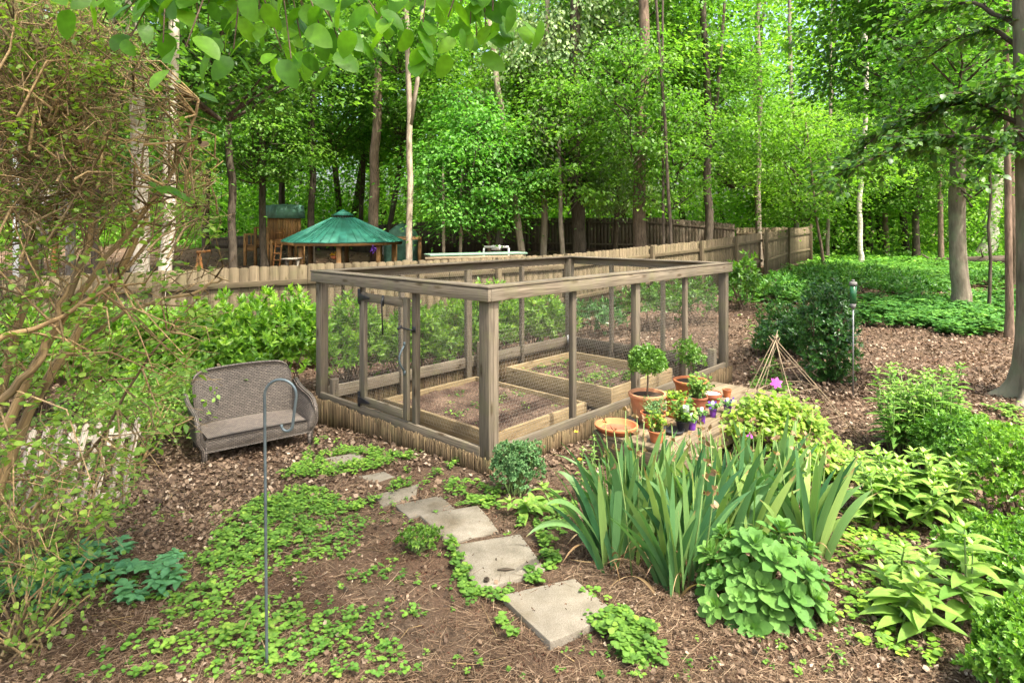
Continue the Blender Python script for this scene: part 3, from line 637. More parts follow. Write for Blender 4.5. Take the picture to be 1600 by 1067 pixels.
def table_wood(px, D, w, row, label):
    c = at(px, D); root = empty('picnic_table', c, label, 'table'); zt = zrow(row, D); mb = MB()
    for k in range(4): mb.board([c[0] - w / 2, D - .3 + k * .2, zt], [c[0] + w / 2, D - .3 + k * .2, zt], .18, .04, up=(0, 1, 0))
    part(mb, 'table_top', M['grey_wood'], root)
    for s in (-1, 1):
        mb = MB(); x = c[0] + s * w * .36; mb.board([x, D - .45, gz(x, D) - .05], [x, D + .1, zt], .08, .05, up=(1, 0, 0)); mb.board([x, D + .45, gz(x, D) - .05], [x, D - .1, zt], .08, .05, up=(1, 0, 0)); part(mb, 'leg', M['grey_wood'], root)
table_wood(457, 22, .5, 404, 'small grey wooden table below the playhouse')
# chimney, shelter roof, tarp shape, pergola
c = at(596, 30); mb = MB(); z0 = gz(c[0], 30); root = empty('outdoor_chimney', c, 'grey masonry chimney with a dark cap right of the pavilion roof', 'chimney')
mb.board([c[0], 30, z0 - .1], [c[0], 30, zrow(358, 30)], .5, .5, up=(1, 0, 0)); part(mb, 'stack', M['stonegrey'], root, bevel=.02)
mb = MB(); mb.board([c[0], 30, zrow(358, 30)], [c[0], 30, zrow(356, 30)], .6, .6, up=(1, 0, 0)); mb.board([c[0], 30, zrow(354.5, 30)], [c[0], 30, zrow(353, 30)], .5, .5, up=(1, 0, 0))
for a in (-.2, .2): mb.board([c[0] + a, 29.8, zrow(356, 30)], [c[0] + a, 29.8, zrow(354, 30)], .06, .06, up=(1, 0, 0))
part(mb, 'cap', M['black_metal'], root)
c = at(640, 26); root = empty('shelter', c, 'low lean-to shelter with thin brown posts between chimney and pale twin trunk', 'shelter')
X = lambda px, y: (px - 800) / FPX * y
mb = MB(); mb.poly_prism([(X(617, 25.4), 25.4, zrow(376, 25.4)), (X(659, 25.4), 25.4, zrow(375, 25.4)), (X(657, 27), 27, zrow(371, 27)), (X(615, 27), 27, zrow(372, 27))], .06, (0, 0, 1)); part(mb, 'roof', M['play_wood'], root)
for px, y in ((618, 25.5), (656, 25.5), (655, 26.9), (617, 26.9)):
    x = X(px, y); mb = MB(); mb.board([x, y, gz(x, y) - .1], [x, y, zrow(375, y)], .12, .12, up=(1, 0, 0)); part(mb, 'post', M['play_wood'], root)
c = at(630, 28.2); mb = MB(); z0 = zrow(377, 28.2)
V = []; nn = 9
for j in range(nn):
    for i in range(nn):
        u, v = i / (nn - 1) - .5, j / (nn - 1) - .5; V.append((c[0] + u * 1.5, 28.2 + v * 1.2, z0 + .75 * math.cos(u * math.pi) ** .5 * math.cos(v * math.pi) ** .5 * (1 - .2 * u) + .06 * rng.random()))
V = np.array(V); i = np.arange(nn - 1)[:, None] * nn; j = np.arange(nn - 1)[None]; F = np.stack([i + j, i + j + 1, i + nn + j + 1, i + nn + j], -1).reshape(-1, 4)
mb.add(V, F); V2 = V.copy(); b = np.concatenate([V[:nn], V[nn - 1::nn], V[::-1][:nn], V[::nn][::-1]]); k = len(b); bb = b.copy(); bb[:, 2] = gz(c[0], 28.2) - .05
mb.add(np.concatenate([b, bb]), [(q, (q + 1) % k, k + (q + 1) % k, k + q) for q in range(k)]); tag(mb.build('covered_grill', M['green_dull'], origin=c), 'dull green tarpaulin cover over a bulky shape behind the shelter', 'tarpaulin')
# long low green-topped table, white goal frame
c = at(735, 17.5); root = empty('long_table', c, 'long low table with a pale green top seen just over the fence', 'table')
mb = MB(); zt = zrow(399.5, 17.2); mb.board([X(664, 17.2), 17.6, zt], [X(818, 17.2), 18.6, zt + .02], .8, .05, up=(0, 1, 0)); part(mb, 'table_top', M['pale_green'], root, bevel=.01)
mb = MB(); mb.board([X(666, 17.2), 16.99, zt - .08], [X(818, 17.2), 17.99, zt - .06], .09, .04); part(mb, 'apron', M['deck_wood'], root)
for px in (675, 735, 800):
    for dy in (-.4, .5): x = X(px, 17.5); mb = MB(); yy = 17.6 + (px - 664) / 174 + dy; mb.board([x, yy, gz(x, yy) - .1], [x, yy, zt - .04], .08, .08, up=(1, 0, 0)); part(mb, 'leg', M['deck_wood'], root)
c = at(775, 20.5); z0, z1 = zrow(399, 20.5), zrow(386, 20.5); xa, xb = X(756, 20.5), X(795, 20.5)
root = empty('goal_frame', c, 'small white rectangular frame standing behind the pale green table', 'frame')
mb = MB(); mb.board([xa, 20.5, z1], [xb, 20.5, z1], .07, .06); part(mb, 'crossbar', M['white_paint'], root)
for x in (xa, xb): mb = MB(); mb.board([x, 20.5, gz(x, 20.5)], [x, 20.5, z1 - .035], .06, .06, up=(1, 0, 0)); mb.board([x, 20.5, z1 - .05], [x, 21.2, gz(x, 21.2)], .04, .04, up=(1, 0, 0)); part(mb, 'upright', M['white_paint'], root)
mb = MB(); mb.board([X(768, 20.46), 20.46, z1 - .02], [X(782, 20.46), 20.46, z1 - .02], .16, .03); part(mb, 'back_plate', M['white_paint'], root)
# orange trestle
c = at(312, 20); root = empty('trestle', c, 'orange wooden A-shaped trestle left of the playhouse', 'trestle')
for s in (0, 1):
    y = 20 + s * .5; mb = MB(); t_ = (X(311, y), y, zrow(394, y))
    mb.board(t_, (X(301, y), y, gz(X(301, y), y)), .08, .06, up=(0, 1, 0)); mb.board(t_, (X(323, y), y, gz(X(323, y), y)), .08, .06, up=(0, 1, 0)); part(mb, 'leg_frame', M['orange_wood'], root)
mb = MB(); mb.board((X(311, 20), 19.9, zrow(394, 20)), (X(311, 20), 20.7, zrow(394, 20)), .08, .08); part(mb, 'beam', M['orange_wood'], root)
# play tower far left, behind the twiggy bush
D = 15.5; c = at(84, D); root = empty('play_tower', c, 'wooden play tower platform with slatted railing half hidden behind the twiggy bush', 'play tower')
zp = zrow(358, D); mb = MB()
for k in range(7): mb.board([X(52, D), D + k * .2, zp], [X(115, D), D + k * .2, zp], .19, .05, up=(0, 1, 0))
mb.board([X(52, D), D - .12, zp - .07], [X(115, D), D - .12, zp - .07], .2, .05); part(mb, 'deck', M['grey_wood'], root)
mb = MB()
for z in (293, 320, 345): mb.board([X(56, D), D - .02, zrow(z, D)], [X(112, D), D - .02, zrow(z, D)], .09, .04)
for k in range(9): x = X(58 + k * 6.6, D); mb.board([x, D - .06, zrow(345, D)], [x, D - .06, zrow(293, D)], .06, .03, up=(1, 0, 0))
part(mb, 'railing', M['grey_wood'], root)
for px, yy in ((57, D), (110, D), (60, D + 1.2), (105, D + 1.2), (83, D)):
    x = X(px, yy); mb = MB(); mb.board([x, yy + .06, gz(x, yy) - .1], [x, yy + .06, zrow(290 if px != 83 else 360, yy)], .11, .11, up=(1, 0, 0)); part(mb, 'post', M['orange_wood' if px in (83,) else 'grey_wood'], root)
c = at(25, 11); mb = MB(); mb.tube([c + [0, 0, -.1], (c[0], 11, zrow(185, 11))], [.05, .045], 10); tag(mb.build('white_pole', M['white_paint'], origin=c, smooth=True), 'slim white pole behind the twiggy bush at the far left', 'pole')

# ------------------------------------------------------------------ trees
TL1 = leaf_tpl(.36, .25, .08, 'ovate', 1)
def crown_mesh(R, H, nc, per, L, seed, flat=.35, spread=.5, mat='tree_leaf', droop=.2, gapz=.0):
    global rng; keep = rng; rng = np.random.default_rng(seed)
    cs = []
    while len(cs) < nc:
        t = rng.random(); a = rng.random() * 2 * math.pi; env = math.sin(math.pi * (0.08 + .86 * t ** .8)) ** .6 * (0.7 + .55 * float(vnoise(math.cos(a) * 1.7 + 5, math.sin(a) * 1.7 + t * 4, seed)))
        r = R * env * rng.random() ** .38; cs.append((r * math.cos(a), r * math.sin(a), H * t + rng.normal(0, .1)))
    cs = np.array(cs); sz = rng.uniform(.55, 1.25, nc) * spread
    n = nc * per; ci = np.repeat(np.arange(nc), per)
    off = rng.normal(0, 1, (n, 3)) * sz[ci][:, None] * [1, 1, flat]
    P = cs[ci] + off; rr = np.linalg.norm(off[:, :2], axis=1); P[:, 2] -= rr * rr * .25
    D = off * [1, 1, .3] + unit(n) * .35 + [0, 0, -droop]; N = np.array([[0, 0, 1.0]]) + unit(n) * .55
    cv = rng.normal(.5, .17, nc); var = np.clip(cv[ci] + rng.normal(0, .14, n), 0, 1)
    mb = MB(); mb.leaves(TL1, P, D, N, rng.uniform(.7, 1.3, n) * L, None, var)
    me = mb.build('crown', M[mat], mesh_only=True)
    k = rng.choice(nc, min(nc, 34), replace=False); B = cs[k]; rad = np.hypot(B[:, 0], B[:, 1]); A = np.stack([B[:, 0] * .04, B[:, 1] * .04, np.maximum(B[:, 2] - rad * .75, -H * .08)], 1)
    mb = MB(); mb.twigs(A, B, .012 + rad * .014, .008, 4, .05)
    k2 = rng.choice(nc, min(nc, 60), replace=False); j = [np.argmin(np.linalg.norm(B - cs[q], axis=1) + (np.linalg.norm(B - cs[q], axis=1) < .01) * 99) for q in k2]
    mb.twigs(cs[k2], (B[j] + A[j]) / 2 * .4 + B[j] * .6, .008, .014, 3, .06)
    li = mb.build('limbs', M['bark_dark'], mesh_only=True)
    rng = keep; return me, li
CR = {'A': crown_mesh(2.7, 5.0, 120, 60, .165, 11, spread=.6, flat=.22), 'B': crown_mesh(3.6, 6.5, 165, 60, .19, 12, spread=.75, flat=.22), 'C': crown_mesh(1.7, 4.2, 75, 50, .14, 13, spread=.48, flat=.25),
      'D': crown_mesh(2.6, 6.5, 120, 50, .18, 14, mat='pale_leaf', droop=.7, flat=.7), 'E': crown_mesh(3.2, 5.6, 150, 60, .165, 15, spread=.65, flat=.25, mat='dark_leaf'), 'S': crown_mesh(3.4, 3.6, 100, 30, .13, 16, spread=.5)}
def trunk_mb(P, R, sides=12, flare=True, branches=()):
    mb = MB(); P = np.array(P, float); n = max(8, int(np.linalg.norm(P[-1] - P[0]) / .6)); 
    L = np.concatenate([[0], np.cumsum(np.linalg.norm(np.diff(P, axis=0), axis=1))]); s = np.concatenate([np.linspace(0, min(1.0, L[-1] * .1), 5)[:-1], np.linspace(min(1.0, L[-1] * .1), L[-1], n)])
    Q = np.stack([np.interp(s, L, P[:, i]) for i in range(3)], 1); r = np.interp(s, L, R)
    if flare: r = r * (1 + .7 * np.exp(-s / .28))
    wob = np.stack([vnoise(s * .8, s * 0, int(P[0, 0] * 7) % 50) - .5, vnoise(s * .8, s * 0 + 9, 3) - .5, s * 0], 1) * r.mean() * 1.0
    Q = Q + wob * ss(0, 1, s)[:, None]; mb.tube(Q, r, sides, rough=.10)
    for B in branches: mb.tube(B[0], B[1], 8, rough=.1)
    return mb
def tree(px, D, w, label, bark, top=None, H=None, crowns=(), tint=(1, 1, 1), group=None, base=None, mid=None, branches=(), taper=.55, sides=12, name='tree', wob=0):
    b = at(px, D); H = H or (.38 * D + 6); tp = top if top is not None else px
    rise = 1.9 + .3646 * D; X1 = (tp - 800) / FPX * D; dx = (X1 - b[0]) / rise
    pts = [b + [0, 0, -.15]]
    if mid: pts += [np.array([(m[0] - 800) / FPX * D, D, zrow(m[1], D)]) for m in mid]
    pts.append(np.array([b[0] + dx * H, D, b[2] + H])); R0 = w / 2 * D / FPX
    Rr = [R0 * (1 - (1 - taper) * min(1, (p[2] - b[2]) / H)) for p in pts]
    root = empty(name, b, label, 'tree', group); mb = trunk_mb(pts, Rr, sides, True, branches); part(mb, 'trunk', M[bark], root, smooth=True)
    for c in crowns:
        k, z, sc = c[:3]; ox, oy = (c[3], c[4]) if len(c) > 3 else (((px * 37) % 17 / 17 - .5) * 1.6, {'A': 2.0, 'B': 2.7, 'C': .9, 'D': 1.2, 'E': 2.2}[k] * sc)
        for q, nm in ((0, 'crown'), (1, 'limbs')):
            o = bpy.data.objects.new(nm, CR[k][q]); COL.objects.link(o); o.parent = root; o.location = (dx * z + ox, oy, z); o.scale = (sc, sc, sc); o.rotation_euler = (0, 0, (px * 1.7 + z * 3) % 6.28)
            o.color = (tint[0], tint[1], tint[2], 1)
            if nm == 'limbs': o.color = (1, 1, 1, 1)
    return root
Y_ = (1.15, 1.08, .82); G_ = (1, 1, 1); DK = (.8, .9, .85); LG = (1.18, 1.14, .98)
G1 = 'trees of the surrounding wood'
def br(px, D, pts, r0, r1):      # extra stem through photo points at distance D
    P = [np.array([(p[0] - 800) / FPX * D, D + (p[2] if len(p) > 2 else 0), zrow(p[1], D)]) for p in pts]; return (P, np.linspace(r0, r1, len(P)))
tree(636, 19, 11, 'pale slender trunk that forks in two high above the shelter', 'bark_pale', top=628, mid=[(641, 190)], branches=[br(641, 19, [(641, 195), (652, 130), (658, 60), (664, -60)], .075, .05)], crowns=[('A', 7.8, .9)])
tree(583, 25, 17, 'thick brown trunk rising straight behind the pavilion cupola', 'bark_brown', top=591, crowns=[('A', 6.4, 1.0), ('B', 10, 1.0)])
tree(1003, 21, 22, 'thick straight brown trunk standing just behind the fence near the middle', 'bark_brown', top=1002, crowns=[('A', 3.4, .8, -1.9, 2.2), ('B', 8.0, 1.0, .5, 3.2)], tint=LG)
tree(900, 22, 23, 'dark rough trunk draped with pale drooping foliage', 'bark_dark', top=903, crowns=[('D', 4.2, .9, -1.7, .5), ('D', 2.8, .6, 1.6, .8), ('D', 8.2, 1.0)], tint=G_)
tree(1110, 24, 14, 'dark trunk forking upward right of the thick straight trunk', 'bark_dark', top=1098, mid=[(1106, 210)], branches=[br(1, 24, [(1106, 215), (1118, 170), (1126, 90), (1134, -20)], .11, .05)], crowns=[('A', 5.0, .9), ('B', 8.2, 1.0)])
tree(1501, 14.4, 24, 'tall smooth grey trunk rising out of the ground cover at the right', 'bark_grey', top=1492, H=12, crowns=[('E', 5.2, 1.0), ('A', 7.0, 1.0)], taper=.7)
tree(258, 12.5, 21, 'pale bleached trunk behind the twiggy bush', 'bark_bleach', top=272, crowns=[('E', 5.2, 1.0)])
tree(228, 13.2, 27, 'pale leaning trunk beside the bleached one behind the twiggy bush', 'bark_bleach', top=205, crowns=[('E', 5.0, .9)])
tree(1577, 10.6, 11, 'slender brown stem standing close beside the big tree at the right edge', 'bark_brown', top=1571, crowns=[('C', 3.5, .8)], tint=DK, H=8)
tree(1584, 17.5, 12, 'thin dark trunk behind the slender stem at the right edge', 'bark_brown', top=1580, crowns=[('A', 5, .9)])
tree(1545, 13.2, 5, 'thin sapling with a kinked stem right of the grey trunk', 'bark_dark', top=1538, mid=[(1547, 400), (1543, 350), (1548, 320)], crowns=[('C', 2.6, .8)], H=7, sides=7)
tree(1342, 28.5, 8, 'crooked white birch like sapling standing alone in sunlit ground cover', 'bark_white', top=1352, mid=[(1346, 405), (1340, 385), (1345, 350), (1343, 320), (1349, 270)], crowns=[('A', 3.6, .75)], tint=Y_, sides=8, taper=.7)
tree(1431, 34, 11, 'dark far trunk left of the fallen log', 'bark_dark', top=1428, crowns=[('B', 5, .9)], tint=LG)
tree(826, 21.5, 12, 'pale trunk leaning left just over the fence', 'bark_pale', top=760, mid=[(806, 330)], crowns=[('A', 4.6, .8)], tint=Y_)
tree(848, 22.5, 11, 'short pale trunk between the leaning trunk and the draped tree', 'bark_pale', top=856, crowns=[('A', 3.6, .95)], tint=Y_)
tree(879, 20.8, 9, 'paler trunk hard against the left of the draped dark tree', 'bark_grey', top=872, H=5.2, crowns=[('C', 3.0, 1.1, .2, .1)], tint=LG)
tree(695, 20, 6, 'thin pale sapling carrying a rounded light green crown', 'bark_pale', top=690, H=4.4, crowns=[('A', 2.3, .75, .9, .5)], tint=(1.0, 1.2, 1.3), sides=8)
tree(718, 20.6, 6, 'thin stem right of the rounded sapling behind the long table', 'bark_pale', top=726, H=4.6, crowns=[('C', 2.6, 1.0, .3, .1)], tint=(1.0, 1.2, 1.2), sides=8)
tree(765, 22, 6, 'sapling with sprays of leaves above the white frame', 'bark_brown', top=758, H=4.6, crowns=[('A', 2.4, .8, .2, .4)], tint=LG, sides=8)
tree(414, 25.5, 11, 'dark trunk right behind the playhouse deck', 'bark_dark', top=404, crowns=[('A', 5.0, .9), ('A', 9, 1)])
tree(440, 31, 10, 'dark trunk showing just above the playhouse roof', 'bark_dark', top=436, crowns=[('A', 4.6, 1.1)], tint=LG)
tree(486, 27, 11, 'dark trunk between playhouse and pavilion', 'bark_dark', top=490, crowns=[('A', 5.4, .9), ('A', 9.2, 1.0)])
tree(366, 23, 13, 'dark trunk standing left of the playhouse', 'bark_dark', top=352, crowns=[('A', 4.2, .9), ('A', 8.2, 1.0)])
tree(322, 30, 11, 'dark trunk above the orange trestle', 'bark_dark', top=328, crowns=[('A', 4.6, 1.0)], tint=LG)
tree(564, 33, 8, 'thin dark trunk left of the thick trunk behind the pavilion', 'bark_dark', top=570, crowns=[('A', 5, 1)], tint=LG)
tree(601, 30, 9, 'dark trunk leaning right above the grey chimney', 'bark_dark', top=668, crowns=[('A', 5.6, 1), ('A', 9.8, 1.0)])
tree(1187, 29, 10, 'grey trunk behind the last bend of the boundary fence', 'bark_grey', top=1183, crowns=[('B', 4.2, .9)], tint=Y_)
tree(1054, 18.4, 6, 'dark whippy sapling just behind the fence in front of the wood', 'bark_dark', top=1022, mid=[(1044, 300), (1038, 180)], crowns=[('C', 4.2, .9)], sides=7)
tree(1036, 19.2, 5, 'thinner sapling beside the whippy one behind the fence', 'bark_dark', top=1036, crowns=[('C', 2.6, .9)], tint=LG, sides=7)
tree(772, 26, 11, 'pale trunk whose top shows beneath the overhanging leaves', 'bark_pale', top=790, mid=[(800, 250)], crowns=[('B', 4.4, 1.0, -1, 1)], tint=LG)
tree(1246, 33, 8, 'thin trunk behind the very end of the boundary fence', 'bark_grey', top=1232, crowns=[('B', 3.2, .95)], tint=Y_)
tree(1292, 31, 6, 'slim trunk in the gap between fence end and white sapling', 'bark_grey', top=1300, crowns=[('A', 3.0, 1.0)], tint=Y_, sides=8)
tree(1385, 36, 8, 'slim far trunk between white sapling and the dark far trunk', 'bark_brown', top=1380, crowns=[('B', 3.2, 1.0)], tint=Y_)
tree(1470, 32, 8, 'trunk behind the fallen log close to the grey trunk', 'bark_brown', top=1466, crowns=[('A', 3.0, 1.0), ('B', 6, 1)], tint=LG)
tree(1535, 36, 22, 'pale thick trunk in bright light far behind the log', 'bark_white', top=1548, mid=[(1556, 330)], crowns=[('B', 4.8, 1.0)], tint=Y_)
tree(-20, 8.4, 60, 'dark furrowed trunk at the left edge behind the twiggy bush', 'bark_dark', top=-40, crowns=[('E', 4.6, .8, -1, .5)], H=9)
tree(150, 19, 14, 'dark trunk behind the play tower', 'bark_dark', top=140, crowns=[('E', 3.4, 1.0)])
tree(40, 20, 14, 'trunk left of the play tower behind the white pole', 'bark_dark', top=50, crowns=[('E', 3.2, 1.1)])
tree(960, 27, 9, 'trunk half hidden between the draped tree and the thick straight one', 'bark_dark', top=985, crowns=[('B', 3.4, 1.0), ('B', 7.4, 1.0)], tint=LG)
tree(1290, 24.5, 5, 'small leafy tree leaning over the end of the fence', 'bark_brown', top=1235, H=6, mid=[(1275, 340)], crowns=[('A', 2.2, .8, -.6, 0)], tint=Y_, sides=8)
tree(535, 21.5, 7, 'small tree whose leaves hang above the pavilion roof', 'bark_dark', top=520, H=7, crowns=[('A', 4.0, .8)], sides=8) if False else None

# big tree at the right edge, with buttressed foot and a long dark bough over the path
def big_tree():
    b = at(1624, 6.75); root = empty('big_tree', b, 'massive grey trunk with spreading roots cut by the right edge of the view', 'tree')
    s = np.array([0, .06, .14, .25, .42, .7, 1.1, 1.8, 2.8, 4.2, 6]); r = np.array([.46, .36, .29, .25, .225, .205, .195, .19, .185, .175, .15]); th = np.arange(28) * 2 * math.pi / 28
    lob = 1 + np.exp(-s / .25)[:, None] * (.35 * np.cos(th * 5 + .6)[None] + .15 * np.cos(th * 3)[None])
    lean = np.stack([b[0] + .0 * s - .008 * s * s * .5, np.full(len(s), b[1]), b[2] - .06 + s], 1)
    V = np.stack([lean[:, 0:1] + (r[:, None] * lob) * np.cos(th), lean[:, 1:2] + (r[:, None] * lob) * np.sin(th), np.repeat(lean[:, 2:3], 28, 1)], -1)
    n = len(s); i = np.arange(n - 1)[:, None] * 28; j = np.arange(28)[None]; j2 = (j + 1) % 28; F = np.stack([i + j, i + j2, i + 28 + j2, i + 28 + j], -1).reshape(-1, 4)
    lc = np.stack([np.repeat(s[:, None], 28, 1), np.tile(np.cos(th) * .2, (n, 1)), np.tile(np.sin(th) * .2, (n, 1))], -1)
    mb = MB(); mb.add(V.reshape(-1, 3), F, lc.reshape(-1, 3)); part(mb, 'trunk', M['bark_grey'], root, smooth=True)
    # boughs with flat sprays
    tw = MB(); lf = MB()
    def spray(A, B, n, sp, L, dr=.35):
        A = np.array(A, float); B = np.array(B, float); t = np.linspace(0, 1, 12); P = A + (B - A) * t[:, None]; P[:, 2] += .35 * np.sin(t * math.pi) ; P += np.cumsum(rng.normal(0, .03, P.shape), 0)
        tw.tube(P, np.linspace(.035, .006, 12), 6)
        k = rng.integers(2, 12, n); s0 = P[k]; d = unit(n) * [1, 1, .25]; d = d + (B - A) / np.linalg.norm(B - A) * .7; d /= np.linalg.norm(d, axis=1)[:, None]; ln = rng.uniform(.3, 1, n) * sp
        e = s0 + d * ln[:, None]; e[:, 2] -= dr * ln * .6; tw.twigs(s0, e, .006, .002, 3, .05)
        m = 15; q = rng.random((n, m)); Pl = s0[:, None] + (e - s0)[:, None] * q[..., None] + rng.normal(0, .025, (n, m, 3)); Pl = Pl.reshape(-1, 3)
        Dl = np.repeat(d, m, 0) + unit(n * m) * .8 + [0, 0, -.35]; Nl = np.array([[0, 0, 1.0]]) + unit(n * m) * .4
        lf.leaves(TW, Pl, Dl, Nl, rng.uniform(.6, 1.2, n * m) * L)
    def W(px, py, y): return ((px - 800) / FPX * y, y, zrow(py, y))
    spray((b[0], 6.7, 2.7), W(1300, 290, 7.2), 70, .55, .085); spray((b[0], 6.7, 2.9), W(1340, 250, 7.8), 60, .6, .085); spray((b[0], 6.7, 3.1), W(1420, 190, 7.4), 60, .55, .085)
    spray((b[0], 6.6, 2.6), W(1500, 270, 6.3), 24, .35, .08); spray((b[0], 6.7, 3.6), W(1400, 100, 8), 34, .6, .085); spray((b[0], 6.7, 4.0), W(1450, 10, 7.8), 30, .6, .085)
    spray((b[0], 6.7, 3.2), W(1560, 130, 6.0), 40, .4, .08)
    part(tw, 'boughs', M['bark_dark'], root); part(lf, 'leaves', M['dark_leaf'], root)
big_tree()

# far wood that reads as one mass
def far_wood():
    nc = 6200; x = rng.uniform(-62, 62, nc); y = rng.uniform(38, 62, nc); z = rng.random(nc) ** 1.25 * 27; k = vnoise(x * .13, z * .16, 21) * .7 + vnoise(x * .35, z * .4, 22) * .3
    keep = (k + .25 * ss(10, 24, z) * -1 > .12) | (z < 7) | (x < -5) ; x, y, z = x[keep], y[keep], z[keep]; nc = len(x); x = x * (y / 50)
    per = 52; ci = np.repeat(np.arange(nc), per); n = nc * per; sz = rng.uniform(.7, 1.6, nc)
    P = np.stack([x, y, z + ground_z(x, y)], 1)[ci] + rng.normal(0, 1, (n, 3)) * sz[ci][:, None] * [1, 1, .45]
    mb = MB(); var = np.clip(rng.normal(.5, .2, nc)[ci] + rng.normal(0, .13, n) + .15 * ss(-10, 20, x)[ci], 0, 1)
    mb.leaves(TL1, P, unit(n) * [1, 1, .5] + [0, 0, -.2], np.array([[0, 0, 1.0]]) + unit(n) * .7, rng.uniform(.22, .45, n), None, var)
    o = mb.build('far_wood', M['tree_leaf'], origin=(0, 50, 0)); tag(o, kind='stuff'); o.color = (1.3, 1.25, 1.0, 1)
    mb = MB(); m = 90
    for i in range(m):
        a = rng.uniform(-1, 1) * 48; b = rng.uniform(36, 58); g = gz(a, b); mb.tube([(a, b, g - .2), (a + rng.normal(0, .5), b, g + 8), (a + rng.normal(0, 1), b, g + 22)], [.22, .16, .08], 7)
    tag(mb.build('far_trunks', M['bark_dark'], origin=(0, 48, 0)), kind='stuff')
far_wood()
# undergrowth: small leafy bushes between near trees and far wood
def undergrowth():
    mb = MB(); nc = 1900; x = rng.uniform(-34, 34, nc); y = rng.uniform(24, 42, nc); r = x / y
    keep = ((r > .49) & (y > 33)) | ((r < .45) & (y > 32.5)); x, y = x[keep], y[keep]; nc = len(x); h = rng.random(nc) ** 1.1 * 7.0 + .2
    per = 60; ci = np.repeat(np.arange(nc), per); n = nc * per; P = np.stack([x, y, ground_z(x, y) + h], 1)[ci] + rng.normal(0, 1, (n, 3)) * [.6, .6, .4]
    P[:, 2] = np.maximum(P[:, 2], ground_z(P[:, 0], P[:, 1]) + .03)
    var = np.clip(rng.normal(.55, .2, nc)[ci] + rng.normal(0, .13, n), 0, 1); mb.leaves(TL1, P, unit(n), np.array([[0, 0, 1.0]]) + unit(n) * .7, rng.uniform(.12, .24, n), None, var)
    tag(mb.build('undergrowth', M['tree_leaf'], origin=(0, 32, 0)), kind='stuff').color = (1.25, 1.2, .95, 1)
undergrowth()
# fallen log
a = at(1452, 30.5); b = at(1680, 27.5); mb = MB(); P = [a + [0, 0, .22], a * .6 + b * .4 + [0, 0, .32], b + [0, 0, .45]]; mb.tube(P, [.16, .24, .30], 12, rough=.15)
mb.tube([P[0] + [.2, 0, 0], P[0] + [-.5, -.2, .35]], [.07, .03], 6); mb.tube([P[1], P[1] + [-.4, -.3, .6]], [.06, .02], 6)
tag(mb.build('fallen_log', M['bark_dark'], origin=a), 'dark fallen log lying across the wood floor behind the grey trunk', 'log')
# tree behind and above the viewer: unseen crowns added for dappled shade; its lowest bough hangs into view
def overhead():
    b = np.array([-3.6, -2.6, gz(-3.6, -2.6)]); root = empty('shade_tree', b, 'broad leaved tree whose bright bough of large leaves hangs into the top of the view', 'tree')
    mb = trunk_mb([b + [0, 0, -.1], b + [.2, .2, 3], b + [.6, .6, 7]], [.22, .18, .1], 14, True, [([b + [.2, .2, 2.6], (-2.4, -.4, 3.6), (-1.6, 1.2, 3.6), (-1.0, 2.2, 3.25)], [.08, .06, .035, .02]), ([(-2.4, -.4, 3.6), (-1.2, .6, 4.0), (-.1, 1.7, 3.5), (.0, 2.2, 3.1)], [.05, .04, .02, .012])])
    part(mb, 'trunk', M['bark_brown'], root, smooth=True)
    tw = MB(); lf = MB(); TH = leaf_tpl(.37, .2, .05, 'heart', 8)
    ends = []
    # pixel row, depth of leaf sprays; real positions in a 3-D layer
    specs = [(120, 10), (160, 55), (205, 75), (255, 85), (290, 92), (325, 60), (365, 95), (510, 100), (455, 110), (475, 40), (610, 60), (680, 70), (745, 75), (640, 20), (710, 10), (150, 20), (195, 40), (235, 35), (270, 60), (310, 55), (345, 75), (385, 20), (415, 70), (440, 95), (470, 78), (500, 60), (530, 85), (550, 92), (590, 40), (500, 20), (450, 25), (340, 20), (620, 25), (660, 62), (700, 45), (735, 55), (760, 80), (790, 62), (770, 35), (720, 20), (560, 15), (400, -5), (480, -20), (300, -10), (250, -15), (650, -10), (800, 45), (180, -10)]
    for px, py in specs:
        y = rng.uniform(1.75, 2.25); e = np.array([(px - 800) / FPX * y, y, zrow(py - 18, y)])
        src = np.array([(-1.0, 2.2, 3.25)]) if px < 600 else np.array([(.0, 2.2, 3.1)]); s0 = src[0] + rng.normal(0, .05, 3); m_ = (s0 + e) / 2 + [rng.normal(0, .05), rng.normal(0, .1), .12]
        P = np.array([s0, m_, e]); t = np.linspace(0, 1, 7)[:, None]; Q = (1 - t) ** 2 * P[0] + 2 * t * (1 - t) * P[1] + t * t * P[2]; tw.tube(Q, np.linspace(.006, .002, 7), 5)
        n = 12; q = Q[-1 - rng.integers(0, 4, n)] + rng.normal(0, .04, (n, 3)); D = unit(n) * [1, 1, .4] + [0, -.25, -.75]; N = unit(n) * .7 + [0, -.5, .8]
        lf.leaves(TH, q, D, N, rng.uniform(.06, .105, n))
    part(tw, 'twigs', M['bark_brown'], root); part(lf, 'hanging_leaves', M['over'], root, smooth=True)
    return root
shade = overhead()
for (x, y, z, s) in ((0.3, .4, 8.5, 1.0), (-.8, 4.4, 9, 1.0), (2.9, 4.0, 9, .95), (2.2, -1.4, 9, .8), (-3.0, 1.5, 8.5, 1.0), (5.6, 5.6, 9.5, .9)):
    o = bpy.data.objects.new('crown', CR['S'][0]); COL.objects.link(o); o.parent = shade; o.location = Vector((x, y, z)) - shade.location; o.scale = (s, s, s); o.rotation_euler = (0, 0, x)  # out-of-view crown, added only to dapple the foreground

